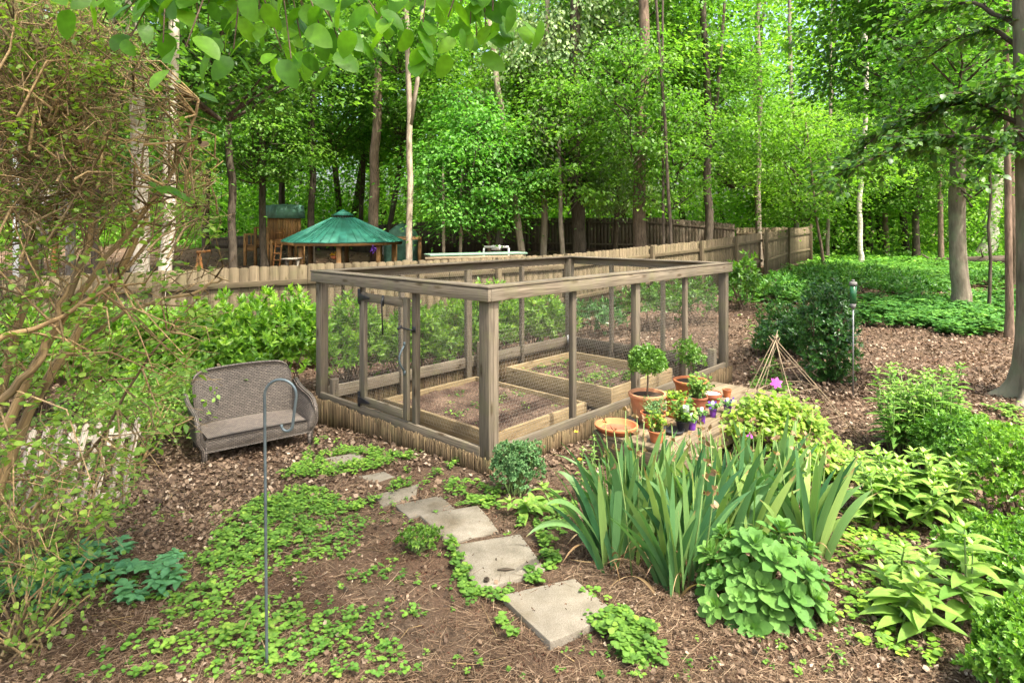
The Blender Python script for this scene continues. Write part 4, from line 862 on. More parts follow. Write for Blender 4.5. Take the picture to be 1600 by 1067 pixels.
# ------------------------------------------------------------------ wicker loveseat
def loveseat():
    A = np.array([-2.55, 5.16, 0.0]); W = np.array([.687, .53, 0]); WL = 0.87; W = W / np.linalg.norm(W); Dp = np.array([-W[1], W[0], 0]); DL = .50
    zs = .114; g0 = -.075; ztop = .575
    root = empty('wicker_loveseat', (A[0] + .3, A[1] + .5, gz(-2.3, 5.6)), 'grey brown wicker loveseat with curved arms on leaf litter beside the cage', 'loveseat')
    P = lambda w, d, z: A + W * w + Dp * d + np.array([0, 0, z])
    def sheet(fn, nu, nv, nm, th=.022, uL=1, vL=1):
        u = np.linspace(0, 1, nu); v = np.linspace(0, 1, nv); V = np.array([[fn(a, b) for a in u] for b in v]); N = np.cross(np.gradient(V, axis=1), np.gradient(V, axis=0)); N /= np.linalg.norm(N, axis=2)[..., None] + 1e-9
        lc = np.stack([np.tile(u * uL, (nv, 1)), np.repeat(v[:, None] * vL, nu, 1), np.zeros((nv, nu))], -1)
        V2 = V + N * th; i = np.arange(nv - 1)[:, None] * nu; j = np.arange(nu - 1)[None]; F = np.stack([i + j, i + j + 1, i + nu + j + 1, i + nu + j], -1).reshape(-1, 4); K = nu * nv
        ring = list(range(nu)) + [k * nu + nu - 1 for k in range(1, nv)] + [(nv - 1) * nu + k for k in range(nu - 2, -1, -1)] + [k * nu for k in range(nv - 2, 0, -1)]
        E = np.array([(ring[k], ring[k - 1], ring[k - 1] + K, ring[k] + K) for k in range(len(ring))])
        mb = MB(); mb.add(np.concatenate([V.reshape(-1, 3), V2.reshape(-1, 3)]), np.concatenate([F[:, ::-1], F + K, E]), np.concatenate([lc.reshape(-1, 3)] * 2)); return part(mb, nm, M['wicker'], root, smooth=False)
    # seat with rolled front edge, front skirt
    sheet(lambda a, b: P(.02 + a * (WL - .04), .50 * b, zs + .004 * math.sin(a * 3.14)), 12, 8, 'seat', .02, WL, DL).data.materials[0] = M['wicker_sky_lit']
    sheet(lambda a, b: P(-.012 + a * (WL + .024), -.012 - .01 * math.sin(b * 3.14), zs + .012 - b * .108), 12, 6, 'front_skirt', .02, WL, .13)
    # back with crowned top
    def back(a, b):
        top = ztop - .10 * abs(2 * a - 1) ** 14 + .018 * math.sin(a * math.pi); z = zs - .1 + (top - zs + .1) * b
        return P(a * WL, .47 + .11 * b ** 1.3 - .05 * abs(2 * a - 1) ** 4, z)
    sheet(back, 26, 14, 'backrest', .025, WL, .55)
    t = np.linspace(0, 1, 26); mb = MB(); mb.tube([back(k, 1.0) + Dp * .012 for k in t], .016, 8); part(mb, 'top_edging', M['wicker'], root, smooth=True)
    for s, w in ((-1, 0.0), (1, WL)):
        prof = [(.52, .40), (.40, .355), (.25, .335), (.12, .325), (.03, .30), (-.02, .25), (-.035, .19), (-.03, .12)]
        def arm(a, b, s=s, w=w):
            k = a * (len(prof) - 1); i = min(int(k), len(prof) - 2); f = k - i; d = prof[i][0] * (1 - f) + prof[i + 1][0] * f; z = prof[i][1] * (1 - f) + prof[i + 1][1] * f
            z0 = zs - .09; return P(w + s * (.045 * b ** 2), d, z0 + (z - z0) * b)
        sheet(arm, 22, 10, 'arm', .02 * -s if False else .02, .6, .3)
        mb = MB(); mb.tube([arm(k, 1.0) + W * s * .012 for k in np.linspace(0, 1, 20)] + [P(w + s * .02, -.025, .05), P(w + s * .01, -.025, g0 - .06)], [.02] * 20 + [.017, .013], 8); part(mb, 'arm_roll', M['wicker'], root, smooth=True)
    for w, d in ((0.0, -.01), (WL, -.01), (0.02, .50), (WL - .02, .50)):
        q = P(w, d, 0); mb = MB(); mb.tube([P(w, d, zs - .05), P(w, d + (-.015 if d < 0 else .03), gz(q[0], q[1]) - .02)], [.02, .014], 8); part(mb, 'leg', M['wicker'], root, smooth=True)
loveseat()

# ------------------------------------------------------------------ shepherd hook
b = gnd(417, 1046); ztop_ = zrow(593, b[1]); r_ = .068; P = [b + [0, 0, -.1]] + [b + [-.01 * k / 12, 0, (ztop_ - r_ - b[2]) * k / 12] for k in range(1, 12)]
cx, cz = b[0] - .01 + r_, ztop_ - r_
for k in range(0, 13): a = math.pi - k * math.pi / 12; P.append(np.array([cx + r_ * math.cos(a), b[1], cz + r_ * math.sin(a)]))
for k in range(1, 9): P.append(np.array([cx + r_ - .002 * k, b[1], cz - .016 * k]))
q0 = P[-1]
for k in range(1, 9): a = -k * math.pi / 8 * 1.05; P.append(np.array([q0[0] - .024 + .024 * math.cos(a), b[1], q0[2] + .024 * math.sin(a)]))
mb = MB(); mb.tube(P, .0062, 10); tag(mb.build('shepherd_hook', M['hook_metal'], origin=b, smooth=True), 'slim grey metal shepherd hook planted in the ground in front of the loveseat', 'garden hook')

# ------------------------------------------------------------------ stepping stones
stone_top = []
stones = [([(783, 938), (896, 909), (965, 965), (861, 1016)], 'large pale square paver nearest the camera beside the weed clump', .05, 1.06),
          ([(706, 856), (812, 838), (853, 893), (748, 928)], 'square paver with a brown seed pod lying on it', .04, 1.0),
          ([(655, 809), (747, 793), (780, 832), (701, 852)], 'plain square paver just beyond the one with the seed pod', .03, .98),
          ([(617, 793), (688, 778), (712, 796), (640, 812)], 'dark stained paver tucked behind the plain square one', .025, .72),
          ([(581, 776), (654, 759), (650, 778), (597, 793)], 'broken wedge shaped paver in the middle of the path', .025, .86),
          ([(560, 746), (600, 738), (618, 746), (588, 756)], 'small partly buried paver among bright green weeds', .02, .9),
          ([(503, 721), (556, 712), (574, 720), (524, 731)], 'farthest paver near the cage with weeds over its edges', .02, .95)]
for pts, lab, h, k in stones:
    g = [gnd(*p) for p in pts]; c = sum(g) / 4; z = max(q[2] for q in g) + h * .4; stone_top.append(z); mb = MB(); Pn = []
    for i in range(4):
        a, b2 = g[i], g[(i + 1) % 4]
        for t in (0.02, .33, .66, .98): q = a * (1 - t) + b2 * t; Pn.append([q[0] + rng.normal(0, .002), q[1] + rng.normal(0, .002), z - .09])
    mb.poly_prism(np.array(Pn)[::1], .09, (0, 0, 1)); o = mb.build('stepping_stone', M['concrete'], origin=(c[0], c[1], z - .09), bevel=.006)
    if np.cross(g[1] - g[0], g[2] - g[0])[2] < 0: o.data.flip_normals()
    tag(o, lab, 'paver', 'stepping stones of the path'); o.color = (k, k, k * .98, 1)
    if 'seed pod' in lab: ztop2 = z
def pt2(px, py, z): return pt(px, py, z)
c = pt2(790, 893, ztop2); mb = MB(); mb.tube([c + [-.045, .005, .008], c + [0, 0, .014], c + [.05, .01, .008]], [.004, .009, .002], 8); tag(mb.build('seed_pod', M['bark_dark'], origin=c), 'dark brown seed pod lying on the paver', 'seed pod')
gumpos = [(760, 910, ztop2)] + [(gx, gy, None) for gx, gy in ((628, 753), (1092, 941), (745, 1036), (1010, 1032), (905, 838), (430, 842), (330, 935), (540, 925), (1240, 1032), (1180, 1024), (1330, 1010), (230, 835), (1405, 1040))]
glab = ['spiky brown gumball lying on the paver', 'spiky gumball on the broken paver', 'spiky gumball beside the foot of the sedum', 'spiky gumball on bare soil left of the nearest paver', 'spiky gumball on mulch by the bottom weed clump', 'spiky gumball on the red soil right of the path', 'spiky gumball among leaves right of the hook', 'spiky gumball left of the hook base', 'spiky gumball on straw in the middle of the lawn patch', 'spiky gumball below the right of the sedum', 'spiky gumball directly below the sedum', 'spiky gumball on sunlit mulch at lower right', 'spiky gumball below the lattice panel', 'spiky gumball under the broad leaved plant at bottom right']
for (gx, gy, zz), lab in zip(gumpos, glab):
    c = pt2(gx, gy, zz) if zz else gnd(gx, gy); c = c + [0, 0, .014]; mb = MB(); n = 70; d = unit(n); mb.twigs(np.repeat(c[None], n, 0) + d * .006, c + d * .018, .0022, .0008, 3, 0)
    tag(mb.build('gumball', M['bark_dark'], origin=c), lab, 'seed ball', 'sweet gum seed balls')

# ------------------------------------------------------------------ generic plant builders
T4 = leaf_tpl(.32, .2, .05, 'ovate', 3); TLAU = leaf_tpl(.18, .16, .05, 'ovate', 2); TLNC = leaf_tpl(.21, .45, .06, 'ovate', 6); TSP = leaf_tpl(.27, .16, .07, 'spoon', 6); THRT = leaf_tpl(.46, .12, .06, 'heart', 3); TBOX = leaf_tpl(.32, .1, .08, 'ovate', 1)
def shrub_pts(c, rx, ry, h, n, seed, base=.05, lump=.3):
    r = np.random.default_rng(seed); d = r.normal(0, 1, (n, 3)); d[:, 2] = np.abs(d[:, 2]) * 1.1 - .35 if 60 > seed or seed > 62 else d[:, 2]; d /= np.linalg.norm(d, axis=1)[:, None]
    k = (1 - lump) + lump * 2 * vnoise(d[:, 0] * 2.3 + seed, d[:, 1] * 2.3 + d[:, 2] * 2, seed)
    rad = r.random(n) ** .28 * k; P = d * rad[:, None] * [rx, ry, h * .5] + [0, 0, h * .5]; P[:, 2] = np.maximum(P[:, 2], base * (1 + r.random(n))); return P + c, d
def shrub(name, c, rx, ry, h, n, per, L, mat, label, cat, tpl=None, up=.6, group=None, seed=1, whorl=True, stems=14, stem_mat='bark_brown', tint=(1, 1, 1), sprd=.5, lump=.3, nrm=None):
    global rng; keep = rng; rng = np.random.default_rng(seed + 100)
    c = np.array(c, float); tpl = tpl or TLAU; root = empty(name, c, label, cat, group)
    P, d = shrub_pts(c, rx, ry, h, n, seed, lump=lump)
    ax = d * .7 + unit(n) * .35 + [0, 0, up]; ax /= np.linalg.norm(ax, axis=1)[:, None]; N = n * per; ii = np.repeat(np.arange(n), per)
    if whorl:
        u = np.cross(ax, unit(n)); u /= np.linalg.norm(u, axis=1)[:, None]; w = np.cross(ax, u); th = rng.random(N) * 6.283; tilt = rng.uniform(.15, .95, N)
        side = u[ii] * np.cos(th)[:, None] + w[ii] * np.sin(th)[:, None]; D = side * tilt[:, None] + ax[ii] * (1.05 - tilt)[:, None]; B = P[ii] - ax[ii] * (tilt[:, None]) * L * .6; Nn = ax[ii] + unit(N) * .12
    else:
        B = P[ii] + rng.normal(0, 1, (N, 3)) * L * sprd; D = unit(N) + ax[ii] * .3; Nn = np.array([[0, 0, 1.0]]) + unit(N) * .6 if nrm is None else unit(N)
    B[:, 2] = np.maximum(B[:, 2], ground_z(B[:, 0], B[:, 1]) + .01)
    depth = ((P - c - [0, 0, h * .5]) / [rx, ry, h * .5]); var = np.clip(rng.normal(.45, .16, n)[ii] + rng.normal(0, .12, N), 0, 1)
    mb = MB(); mb.leaves(tpl, B, D, Nn, rng.uniform(.6, 1.2, N) * L, None, var); o = part(mb, 'foliage', M[mat], root); o.color = (*tint, 1)
    if stems:
        k = rng.choice(n, min(stems, n), replace=False); a = c + rng.normal(0, 1, (len(k), 3)) * [rx * .15, ry * .15, 0]; a[:, 2] = ground_z(a[:, 0], a[:, 1]) - .02
        mb = MB(); mb.twigs(a, P[k], .006 + .006 * h, .003, 5, .06); part(mb, 'stems', M[stem_mat], root)
    rng = keep; return root
# laurel row behind the loveseat and the cage
LB = 'laurel shrubs along the fence'
for i, (px, D, rx, h, lab, s) in enumerate([(40, 6.6, .75, 1.0, 'bright green shrub at far left behind the twiggy bush', 1.0), (150, 7.0, .75, 1.02, 'bright green shrub behind the leaning lattice', 1.0), (250, 7.2, .65, .95, 'bright green shrub right below the first fence post', 1.0),
        (335, 7.1, .62, 1.05, 'bright green shrub behind the left half of the loveseat', 1.0), (440, 7.5, .62, 1.20, 'tallest bright green shrub touching the cage corner', 1.1),
        (545, 8.6, .62, 1.13, 'green shrub seen through the cage door', .95), (640, 9.0, .62, .95, 'green shrub seen between the latch post and near corner post', .85), (705, 9.5, .6, .98, 'green shrub behind the far left side of the cage', .85), (757, 10.2, .55, 1.16, 'upright green shrub whose top pokes above the cage frame', 1.0),
        (835, 10.8, .65, .95, 'green shrub left of the back corner post of the cage', .85)]):
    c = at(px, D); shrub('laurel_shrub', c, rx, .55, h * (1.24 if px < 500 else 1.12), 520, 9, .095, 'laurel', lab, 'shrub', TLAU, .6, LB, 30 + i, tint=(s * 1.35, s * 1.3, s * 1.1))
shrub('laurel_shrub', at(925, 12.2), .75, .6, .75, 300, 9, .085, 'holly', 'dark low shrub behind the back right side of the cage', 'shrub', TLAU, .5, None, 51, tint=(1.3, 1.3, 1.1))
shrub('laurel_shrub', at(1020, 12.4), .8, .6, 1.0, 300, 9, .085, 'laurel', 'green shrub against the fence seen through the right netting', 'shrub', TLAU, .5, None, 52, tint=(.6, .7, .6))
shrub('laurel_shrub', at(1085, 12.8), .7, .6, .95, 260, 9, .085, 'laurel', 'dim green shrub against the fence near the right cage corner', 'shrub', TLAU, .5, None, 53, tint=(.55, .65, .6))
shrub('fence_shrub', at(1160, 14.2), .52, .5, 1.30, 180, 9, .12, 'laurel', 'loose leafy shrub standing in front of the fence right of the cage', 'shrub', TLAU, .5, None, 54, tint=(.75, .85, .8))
shrub('loropetalum', at(250, 5.9), .7, .5, .62, 340, 9, .055, 'bush_leaf', 'low rambling green shrub between the lattice and the loveseat', 'shrub', T4, .3, None, 55, whorl=False, sprd=1.6, tint=(.8, .9, .8)) 
for i, (px, D, rx, h, lab) in enumerate([(1298, 7.8, .36, 1.33, 'tall dark glossy evergreen shrub left of the green tube'), (1235, 9.4, .5, .8, 'dim shrub peeking out behind the dark evergreen')]):
    shrub('evergreen_shrub', at(px, D), rx, rx, h, 1000, 9, .062, 'holly', lab, 'shrub', TLAU, .4, None, 60 + i, lump=.4, tint=(1.4, 1.35, 1.1))
for i, (px, D, rx, h, lab, m_, t_) in enumerate([(1590, 3.9, .30, .62, 'bright yellow green box shrub cut by the right edge', 'box', (1.25, 1.25, 1)), (1487, 4.75, .25, .45, 'rounded darker box shrub left of the bright one', 'box', (.7, .85, .8)), (1570, 3.25, .30, .35, 'low spreading box shrub below the bright one', 'box', (.9, 1, .8)), (1605, 2.45, .22, .38, 'bright box shrub in the bottom right corner', 'box', (1.1, 1.15, 1)), (1500, 5.5, .35, .3, 'loose light green weed patch below the big tree', 'box', (1, 1.1, .9))]):
    shrub('box_shrub', at(px, D), rx, rx, h, 1100, 9, .028, m_, lab, 'shrub', TBOX, .5, None, 70 + i, tint=t_, lump=.3)
# santolina / blue green subshrub in front of the cage corner
shrub('herb_bush', gnd(806, 772), .20, .18, .42, 750, 10, .022, 'santo', 'rounded blue green bush in front of the near cage corner', 'bush', TBOX, .9, None, 80, lump=.42, stem_mat='stem_green', stems=30)
shrub('small_weed', gnd(655, 860), .13, .10, .14, 170, 8, .02, 'weed', 'feathery little weed between the path and the bare patch', 'weed', TBOX, .9, None, 81, stem_mat='stem_green')

# ------------------------------------------------------------------ irises
def blade(mb, b, d, L, w, lean, curl, var):
    n = 10; t = np.linspace(0, 1, n); d = np.array([d[0], d[1], 0]); d /= np.linalg.norm(d) + 1e-9
    out_ = lean * t ** 1.3 * L + curl * t ** 4 * L; z = L * np.sqrt(np.clip(1 - (lean * t ** 1.0) ** 2, .1, 1)) * t - curl * t ** 4 * L * 1.1
    C_ = b + d[None] * out_[:, None] + np.stack([t * 0, t * 0, z], 1); fan = rng.normal(0, .5); s = np.cross(d, [0, 0, 1.0]); s = d * math.cos(fan) * .75 + s * math.sin(fan) + s * .35; s /= np.linalg.norm(s)
    hw = w * np.array([.55, .8, .95, 1, 1, .97, .9, .75, .48, .03]) / 2; nn = np.cross(s, [0, 0, 1.0])
    V = np.stack([C_ - s * hw[:, None], C_ + nn * .0035 * (1 - t)[:, None], C_ + s * hw[:, None]], 1).reshape(-1, 3)
    F = []
    for i in range(n - 1): F += [(3 * i, 3 * i + 1, 3 * i + 4, 3 * i + 3), (3 * i + 1, 3 * i + 2, 3 * i + 5, 3 * i + 4)]
    mb.add(V, F, np.stack([np.repeat(t, 3) * 2, np.tile([-1, 0, 1], n) * 7.0, np.zeros(3 * n)], 1), var)
def iris(spots, label, seed, stalks=4):
    global rng; keep = rng; rng = np.random.default_rng(seed)
    c = gnd(*spots[0][:2]); root = empty('iris_clump', c, label, 'iris', 'iris clumps'); mb = MB(); dr = MB(); st = MB(); fl = MB()
    for (px, py, Lm, nb, lx, k) in [q for s_ in spots for q in (s_, (s_[0] + rng.integers(-22, 23), s_[1] - rng.integers(4, 22), s_[2] * .95, s_[3] - 2, s_[4] + rng.normal(0, .15), s_[5]))]:
        b = gnd(px, py)
        for j in range(nb):
            a = (j + .5) / nb * 2 - 1; ang = rng.normal(0, .5); d = np.array([a + lx + rng.normal(0, .15), ang * .6]); lean = min(.75, abs(a + lx) * .42 + .05 + abs(rng.normal(0, .06)))
            blade(mb, b + [a * .05 + rng.normal(0, .015), rng.normal(0, .03), -.01], d, Lm * rng.uniform(.72, 1.05) * (1 - .25 * abs(a)), rng.uniform(.032, .052), lean, rng.random() ** 6 * .25, np.clip(rng.normal(.45 + k, .27), 0, 1))
        for j in range(3): a = rng.normal(0, 1, 2); blade(dr, b + [a[0] * .04, -.02 + a[1] * .03, 0], a, Lm * .35, .02, .85, .2, rng.random())
    for j in range(stalks):
        px, py, Lm = spots[rng.integers(len(spots))][:3]; b = gnd(px, py) + [rng.normal(0, .06), rng.normal(0, .05), 0]; h = Lm * rng.uniform(.8, 1.0); e = b + [rng.normal(0, .06), rng.normal(0, .05), h]; st.tube([b, (b + e) / 2 + [.01, 0, 0], e], [.005, .004, .003], 6)
        for q in range(3): fl = MB(); s = e - [0, 0, q * h * .13]; P = s + rng.normal(0, .004, (5, 3)); fl.leaves(T4, P, unit(5) + [0, 0, .6], unit(5), rng.uniform(.02, .04, 5)); part(fl, 'withered_flower', M['drybrown'], root)
    part(mb, 'leaves', M['iris'], root, smooth=True); part(dr, 'withered_leaves', M['drybrown'], root)
    if stalks: part(st, 'flower_stalks', M['stem_green'], root)
    rng = keep
iris([(950, 888, .80, 9, -.45, 0), (985, 872, .92, 9, -.25, .05), (965, 850, .85, 8, -.2, -.05), (1015, 848, .90, 8, 0, .0), (1000, 820, .72, 7, -.1, .05)], 'left iris clump with one long blade arching down towards the path', 201, 5)
iris([(1055, 926, .68, 9, -.25, .05), (1075, 900, .78, 9, .15, -.1), (1060, 868, .76, 8, .1, 0), (1095, 872, .78, 8, .25, .0)], 'nearest iris clump rising left of the sedum', 202, 5)
iris([(1120, 838, .74, 8, -.1, .1), (1150, 830, .76, 8, .1, .15), (1180, 820, .76, 7, 0, .1), (1090, 818, .66, 7, -.1, .05), (1135, 800, .62, 7, 0, .15), (1110, 868, .74, 8, .0, .1), (1140, 862, .74, 8, .0, .2), (1168, 858, .80, 8, .1, .1), (1205, 832, .84, 8, .1, .15)], 'pale iris clump behind the sedum', 203, 5)
iris([(1245, 858, .72, 9, -.15, .12), (1275, 872, .70, 9, .3, .1), (1262, 835, .72, 7, .1, .2), (1215, 838, .70, 7, -.1, .1)], 'right hand iris clump with blades leaning right over sunlit mulch', 204, 4)
# arching blades towards the path
mb = MB()
for (px, py, tx, ty, lift) in ((945, 872, 822, 838, 822), (948, 868, 850, 790, 770), (952, 872, 868, 736, 725)):
    b = gnd(px, py); e_ = pt(tx, ty, .28 if ty > 800 else .45); n = 12; t = np.linspace(0, 1, n); m_ = (b + e_) / 2 + [-.02, 0, .26]; C_ = ((1 - t) ** 2)[:, None] * b + (2 * t * (1 - t))[:, None] * m_ + (t ** 2)[:, None] * e_
    hw = .021 * np.array([.6, .8, .95, 1, 1, 1, .97, .9, .8, .6, .35, .03]); s = np.cross(e_ - b, [0, -.6, 1.0]); s /= np.linalg.norm(s)
    V = np.stack([C_ - s * hw[:, None], C_ + [0, 0, -.003], C_ + s * hw[:, None]], 1).reshape(-1, 3); F = []
    for i in range(n - 1): F += [(3 * i, 3 * i + 1, 3 * i + 4, 3 * i + 3), (3 * i + 1, 3 * i + 2, 3 * i + 5, 3 * i + 4)]
    mb.add(V, F, np.stack([np.repeat(t, 3) * 2, np.tile([-1, 0, 1], n) * 7.0, np.zeros(3 * n)], 1), .55)
ic = [o for o in bpy.data.objects if o.name.startswith('iris_clump')][0]
part(mb, 'arching_blades', M['iris'], ic, smooth=True)

# ------------------------------------------------------------------ sedum
def sedum():
    c = gnd(1190, 945) + [0, 0, 0]; root = empty('sedum', c, 'dome of fleshy pale green sedum rosettes in front of the irises', 'sedum'); mb = MB(); st = MB()
    n = 40; i = np.arange(n) + .5; ph = np.arccos(1 - 1.05 * i / n); th = np.pi * (1 + 5 ** .5) * i; R = np.array([.31, .26, .34])
    d = np.stack([np.cos(th) * np.sin(ph), np.sin(th) * np.sin(ph), np.cos(ph)], 1); P = c + d * R * rng.uniform(.80, 1.13, n)[:, None] + [0, 0, .035]
    for p, a in zip(P, d):
        a = a * .8 + [0, -.1, .5]; a /= np.linalg.norm(a); u = np.cross(a, [.3, .8, .1]); u /= np.linalg.norm(u); w = np.cross(a, u); base = rng.normal(.45, .12); k = rng.uniform(.7, 1.2)
        B, D, N, L, Vv = [], [], [], [], []
        for j in range(15):
            g = j * 2.4; t = j / 15; el = .34 + .62 * t ** 1.3; s = u * math.cos(g) + w * math.sin(g); dd = s * (1.15 - el) + a * el; B.append(p - a * .05 * (1 - t)); D.append(dd); N.append(a * (1.15 - el) - s * el * .8 + 1e-3); L.append((.115 - .08 * t ** 1.2) * k); Vv.append(np.clip(base + .25 * t + rng.normal(0, .06), 0, 1))
        mb.leaves(TSP, np.array(B), np.array(D), np.array(N), np.array(L), np.array(L) * .98, np.array(Vv))
    k = rng.integers(0, n, 40); a = np.repeat(c[None], 40, 0) + rng.normal(0, .05, (40, 3)) * [1, 1, 0]; st.twigs(a, P[k] - d[k] * .03, .007, .005, 5, .05)
    part(mb, 'leaves', M['sedum'], root, smooth=True); part(st, 'stems', M['stem_green'], root)
sedum()

# ------------------------------------------------------------------ broad-leaved plants at lower right
def broad(spots, label, L, mat='lance', seed=5, tpl=None, pairs=5, h=.3, name='broad_leaved_plant', group=None, tint=(1, 1, 1), sp=.12, wd=.95, spread=.8):
    global rng; keep = rng; rng = np.random.default_rng(seed)
    c = gnd(*spots[0]); root = empty(name, c, label, 'plant', group); mb = MB(); st = MB(); tpl = tpl or TLNC
    for px, py in spots:
        b = gnd(px, py) + [rng.normal(0, .01), 0, 0]; e = b + [rng.normal(0, sp), rng.normal(0, sp), h * rng.uniform(.75, 1.15)]; st.tube([b, (b + e) / 2 + rng.normal(0, .01, 3), e], [.006, .005, .003], 6)
        g0 = rng.random() * 3; v0 = rng.normal(.5, .1)
        for j in range(pairs):
            t = .25 + .75 * (j + .5) / pairs; p = b + (e - b) * t; sz = L * (1.0 - .45 * max(0, t - .6) / .4) * rng.uniform(.85, 1.15)
            for q in (0, 1, 2) if j == pairs - 1 else (0, 1):
                g = g0 + j * 1.6 + q * (math.pi if j < pairs - 1 else 2.1) + rng.normal(0, .2); el = .15 + .5 * t * rng.uniform(.5, 1.2); D = np.array([[math.cos(g) * spread, math.sin(g) * spread, el]]); N = np.array([[-math.cos(g) * el, -math.sin(g) * el, 1.0]])
                mb.leaves(tpl, p[None], D, N, np.array([sz]), np.array([sz * wd]), np.clip(v0 + rng.normal(0, .12) + .25 * t, 0, 1))
        for q in range(4): g = q * 1.57; mb.leaves(tpl, e[None], np.array([[math.cos(g) * .5, math.sin(g) * .5, 1.0]]), np.array([[-math.cos(g), -math.sin(g), .5]]), np.array([L * .35]), None, .9)
    o = part(mb, 'leaves', M[mat], root, smooth=True); o.color = (*tint, 1); part(st, 'stems', M['stem_green'], root); rng = keep
broad([(1405, 1000), (1425, 985), (1390, 985), (1440, 1005)], 'broad leaved plant at lower right, left of its taller neighbour', .17, seed=11, h=.26)
broad([(1500, 985), (1520, 975)], 'taller broad leaved plant with a bare lower stem at lower right', .18, seed=12, h=.42, pairs=5)
broad([(1590, 1000), (1610, 980), (1565, 990)], 'broad leaved plant cut off by the right edge near the bottom', .17, seed=13, h=.33)
broad([(1410, 905), (1395, 915), (1420, 900)], 'young broad leaved plant in sunlit mulch between the big leafy mound and the lower plants', .13, seed=14, h=.24)
broad([(1360 + 14 * (i % 10) + rng.integers(-4, 5), 800 + 9 * (i // 10) + rng.integers(-6, 7)) for i in range(40)], 'wide mound of lance shaped bright leaves at the right', .15, seed=15, h=.36, pairs=5, name='leafy_mound', sp=.07)
broad([(1392 + 8 * (i % 12), 722 - 9 * (i // 12)) for i in range(48)], 'upright mass of lance leaved stems beneath the green tube', .13, seed=16, h=.62, pairs=9, name='lance_leaved_clump', tint=(.75, .85, .8), sp=.10, wd=.8)
broad([(1180 + 9 * (i % 4), 555 - 4 * (i // 4)) for i in range(8)], 'light green weedy stems on leaf litter behind the cane teepee', .13, seed=17, h=.42, pairs=4, name='tall_weed', sp=.1)
broad([(830 + 12 * i, 812 - 5 * (i % 3)) for i in range(4)] , 'small broad leaved weed at the left of the iris leaves', .14, seed=18, h=.10, pairs=3, name='small_plant')
broad([(905, 790), (915, 785), (925, 792)], 'slim stems with two small orange yellow flowers beside the cage', .06, seed=19, h=.50, pairs=8, name='marigold_stems', sp=.03) 
mg = [o for o in bpy.data.objects if o.name.startswith('marigold_stems')][0]; mb = MB()
for px, py, z in ((900, 675, .52), (906, 718, .35)): c = at(px, 4.15, zrow(py, 4.15)); P = np.repeat(c[None], 14, 0); a = np.arange(14) * .9; mb.leaves(T4, P, np.stack([np.cos(a), np.sin(a) * .5 - .3, np.full(14, .5)], 1), np.array([[0, -.6, .8]]) + unit(14) * .2, .016)
part(mb, 'flowers', M['yellow'], mg)

# ------------------------------------------------------------------ cane teepee with clematis
ap = np.array([(1214 - 800) / FPX * 5.7, 5.7, zrow(532, 5.7)]); root = empty('cane_teepee', (ap[0], ap[1], gz(ap[0], ap[1])), 'teepee of thin canes tied at the top above a flowering climber', 'plant support')
feet = [gnd(1365, 702), gnd(1140, 712), gnd(1178, 690), gnd(1262, 728), gnd(1235, 668), gnd(1300, 672), gnd(1120, 688)]
for i, f in enumerate(feet):
    d = ap - f; mb = MB(); L = np.linalg.norm(d); s = np.cross(d, [0, 1, 0]); s /= np.linalg.norm(s)
    for o_ in ((0, .012) if i in (0, 1) else (0,)): mb.tube([f + s * o_ + [0, 0, -.03], f + d * .5 + s * (o_ + rng.normal(0, .01)), ap + d / L * rng.uniform(.03, .09) + s * (o_ + rng.normal(0, .02))], .0042, 6, rough=.2)
    part(mb, 'cane', M['cane'], root)
for h in (.3, .55, .75):
    mb = MB(); R = [f + (ap - f) * h for f in (feet[1], feet[2], feet[4], feet[5], feet[0], feet[3])]
    for a, b2 in zip(R[:-1], R[1:]): mb.tube([a, b2], .004, 5)
    part(mb, 'cross_cane', M['cane'], root)
mb = MB(); mb.tube([ap + [.012 * math.cos(k), .012 * math.sin(k), -.004 * k / 2 + .01] for k in np.arange(0, 14, .6)], .002, 4); part(mb, 'tie', M['cane'], root)
# the climber / rambling mass
def ramble(c, rx, ry, h, n, label, seed, tint, L=.055):
    global rng; keep = rng; rng = np.random.default_rng(seed); root = empty('clematis', c, label, 'climber'); P, d = shrub_pts(c, rx, ry, h, n, seed, lump=.5)
    ii = np.repeat(np.arange(n), 6); N = len(ii); B = P[ii] + rng.normal(0, .035, (N, 3)); D = unit(N) * [1, 1, .3] + [0, -.2, -.25]; Nn = np.array([[0, -.25, 1.0]]) + unit(N) * .45
    B[:, 2] = np.maximum(B[:, 2], ground_z(B[:, 0], B[:, 1]) + .01); mb = MB(); mb.leaves(T4, B, D, Nn, rng.uniform(.55, 1.2, N) * L, None, np.clip(rng.normal(.6, .15, n)[ii] + rng.normal(0, .12, N), 0, 1)); o = part(mb, 'leaves', M['bush_leaf'], root); o.color = (*tint, 1)
    mb = MB(); k = rng.integers(0, n, 110); k2 = np.argmin(np.linalg.norm(P[k][:, None] - P[None] - rng.normal(0, .12, (110, 1, 3)), axis=2), axis=1); a = P[k].copy(); mb.twigs(a, P[k2], .0025, .002, 3, .15); a = np.repeat(np.array(c)[None], 40, 0) + rng.normal(0, 1, (40, 3)) * [rx * .4, ry * .4, 0]; mb.twigs(a, P[rng.integers(0, n, 40)], .004, .002, 4, .06); part(mb, 'vines', M['twig'], root); rng = keep; return root
r1 = ramble(gnd(1218, 708), .40, .30, .50, 420, 'leafy climber with a pink star flower on the cane teepee', 301, (1.1, 1.05, .9))
r2 = ramble(gnd(1290, 742), .34, .22, .20, 300, 'low tangle of climber spilling right below the long canes', 302, (1.05, 1.05, .9))
mb = MB(); c = pt(1213, 598, .56); a = np.arange(6) * math.pi / 3 + .3; nrm_ = np.array([-.25, -.8, .45]); nrm_ /= np.linalg.norm(nrm_); u = np.cross(nrm_, [0, 0, 1]); u /= np.linalg.norm(u); w = np.cross(nrm_, u)
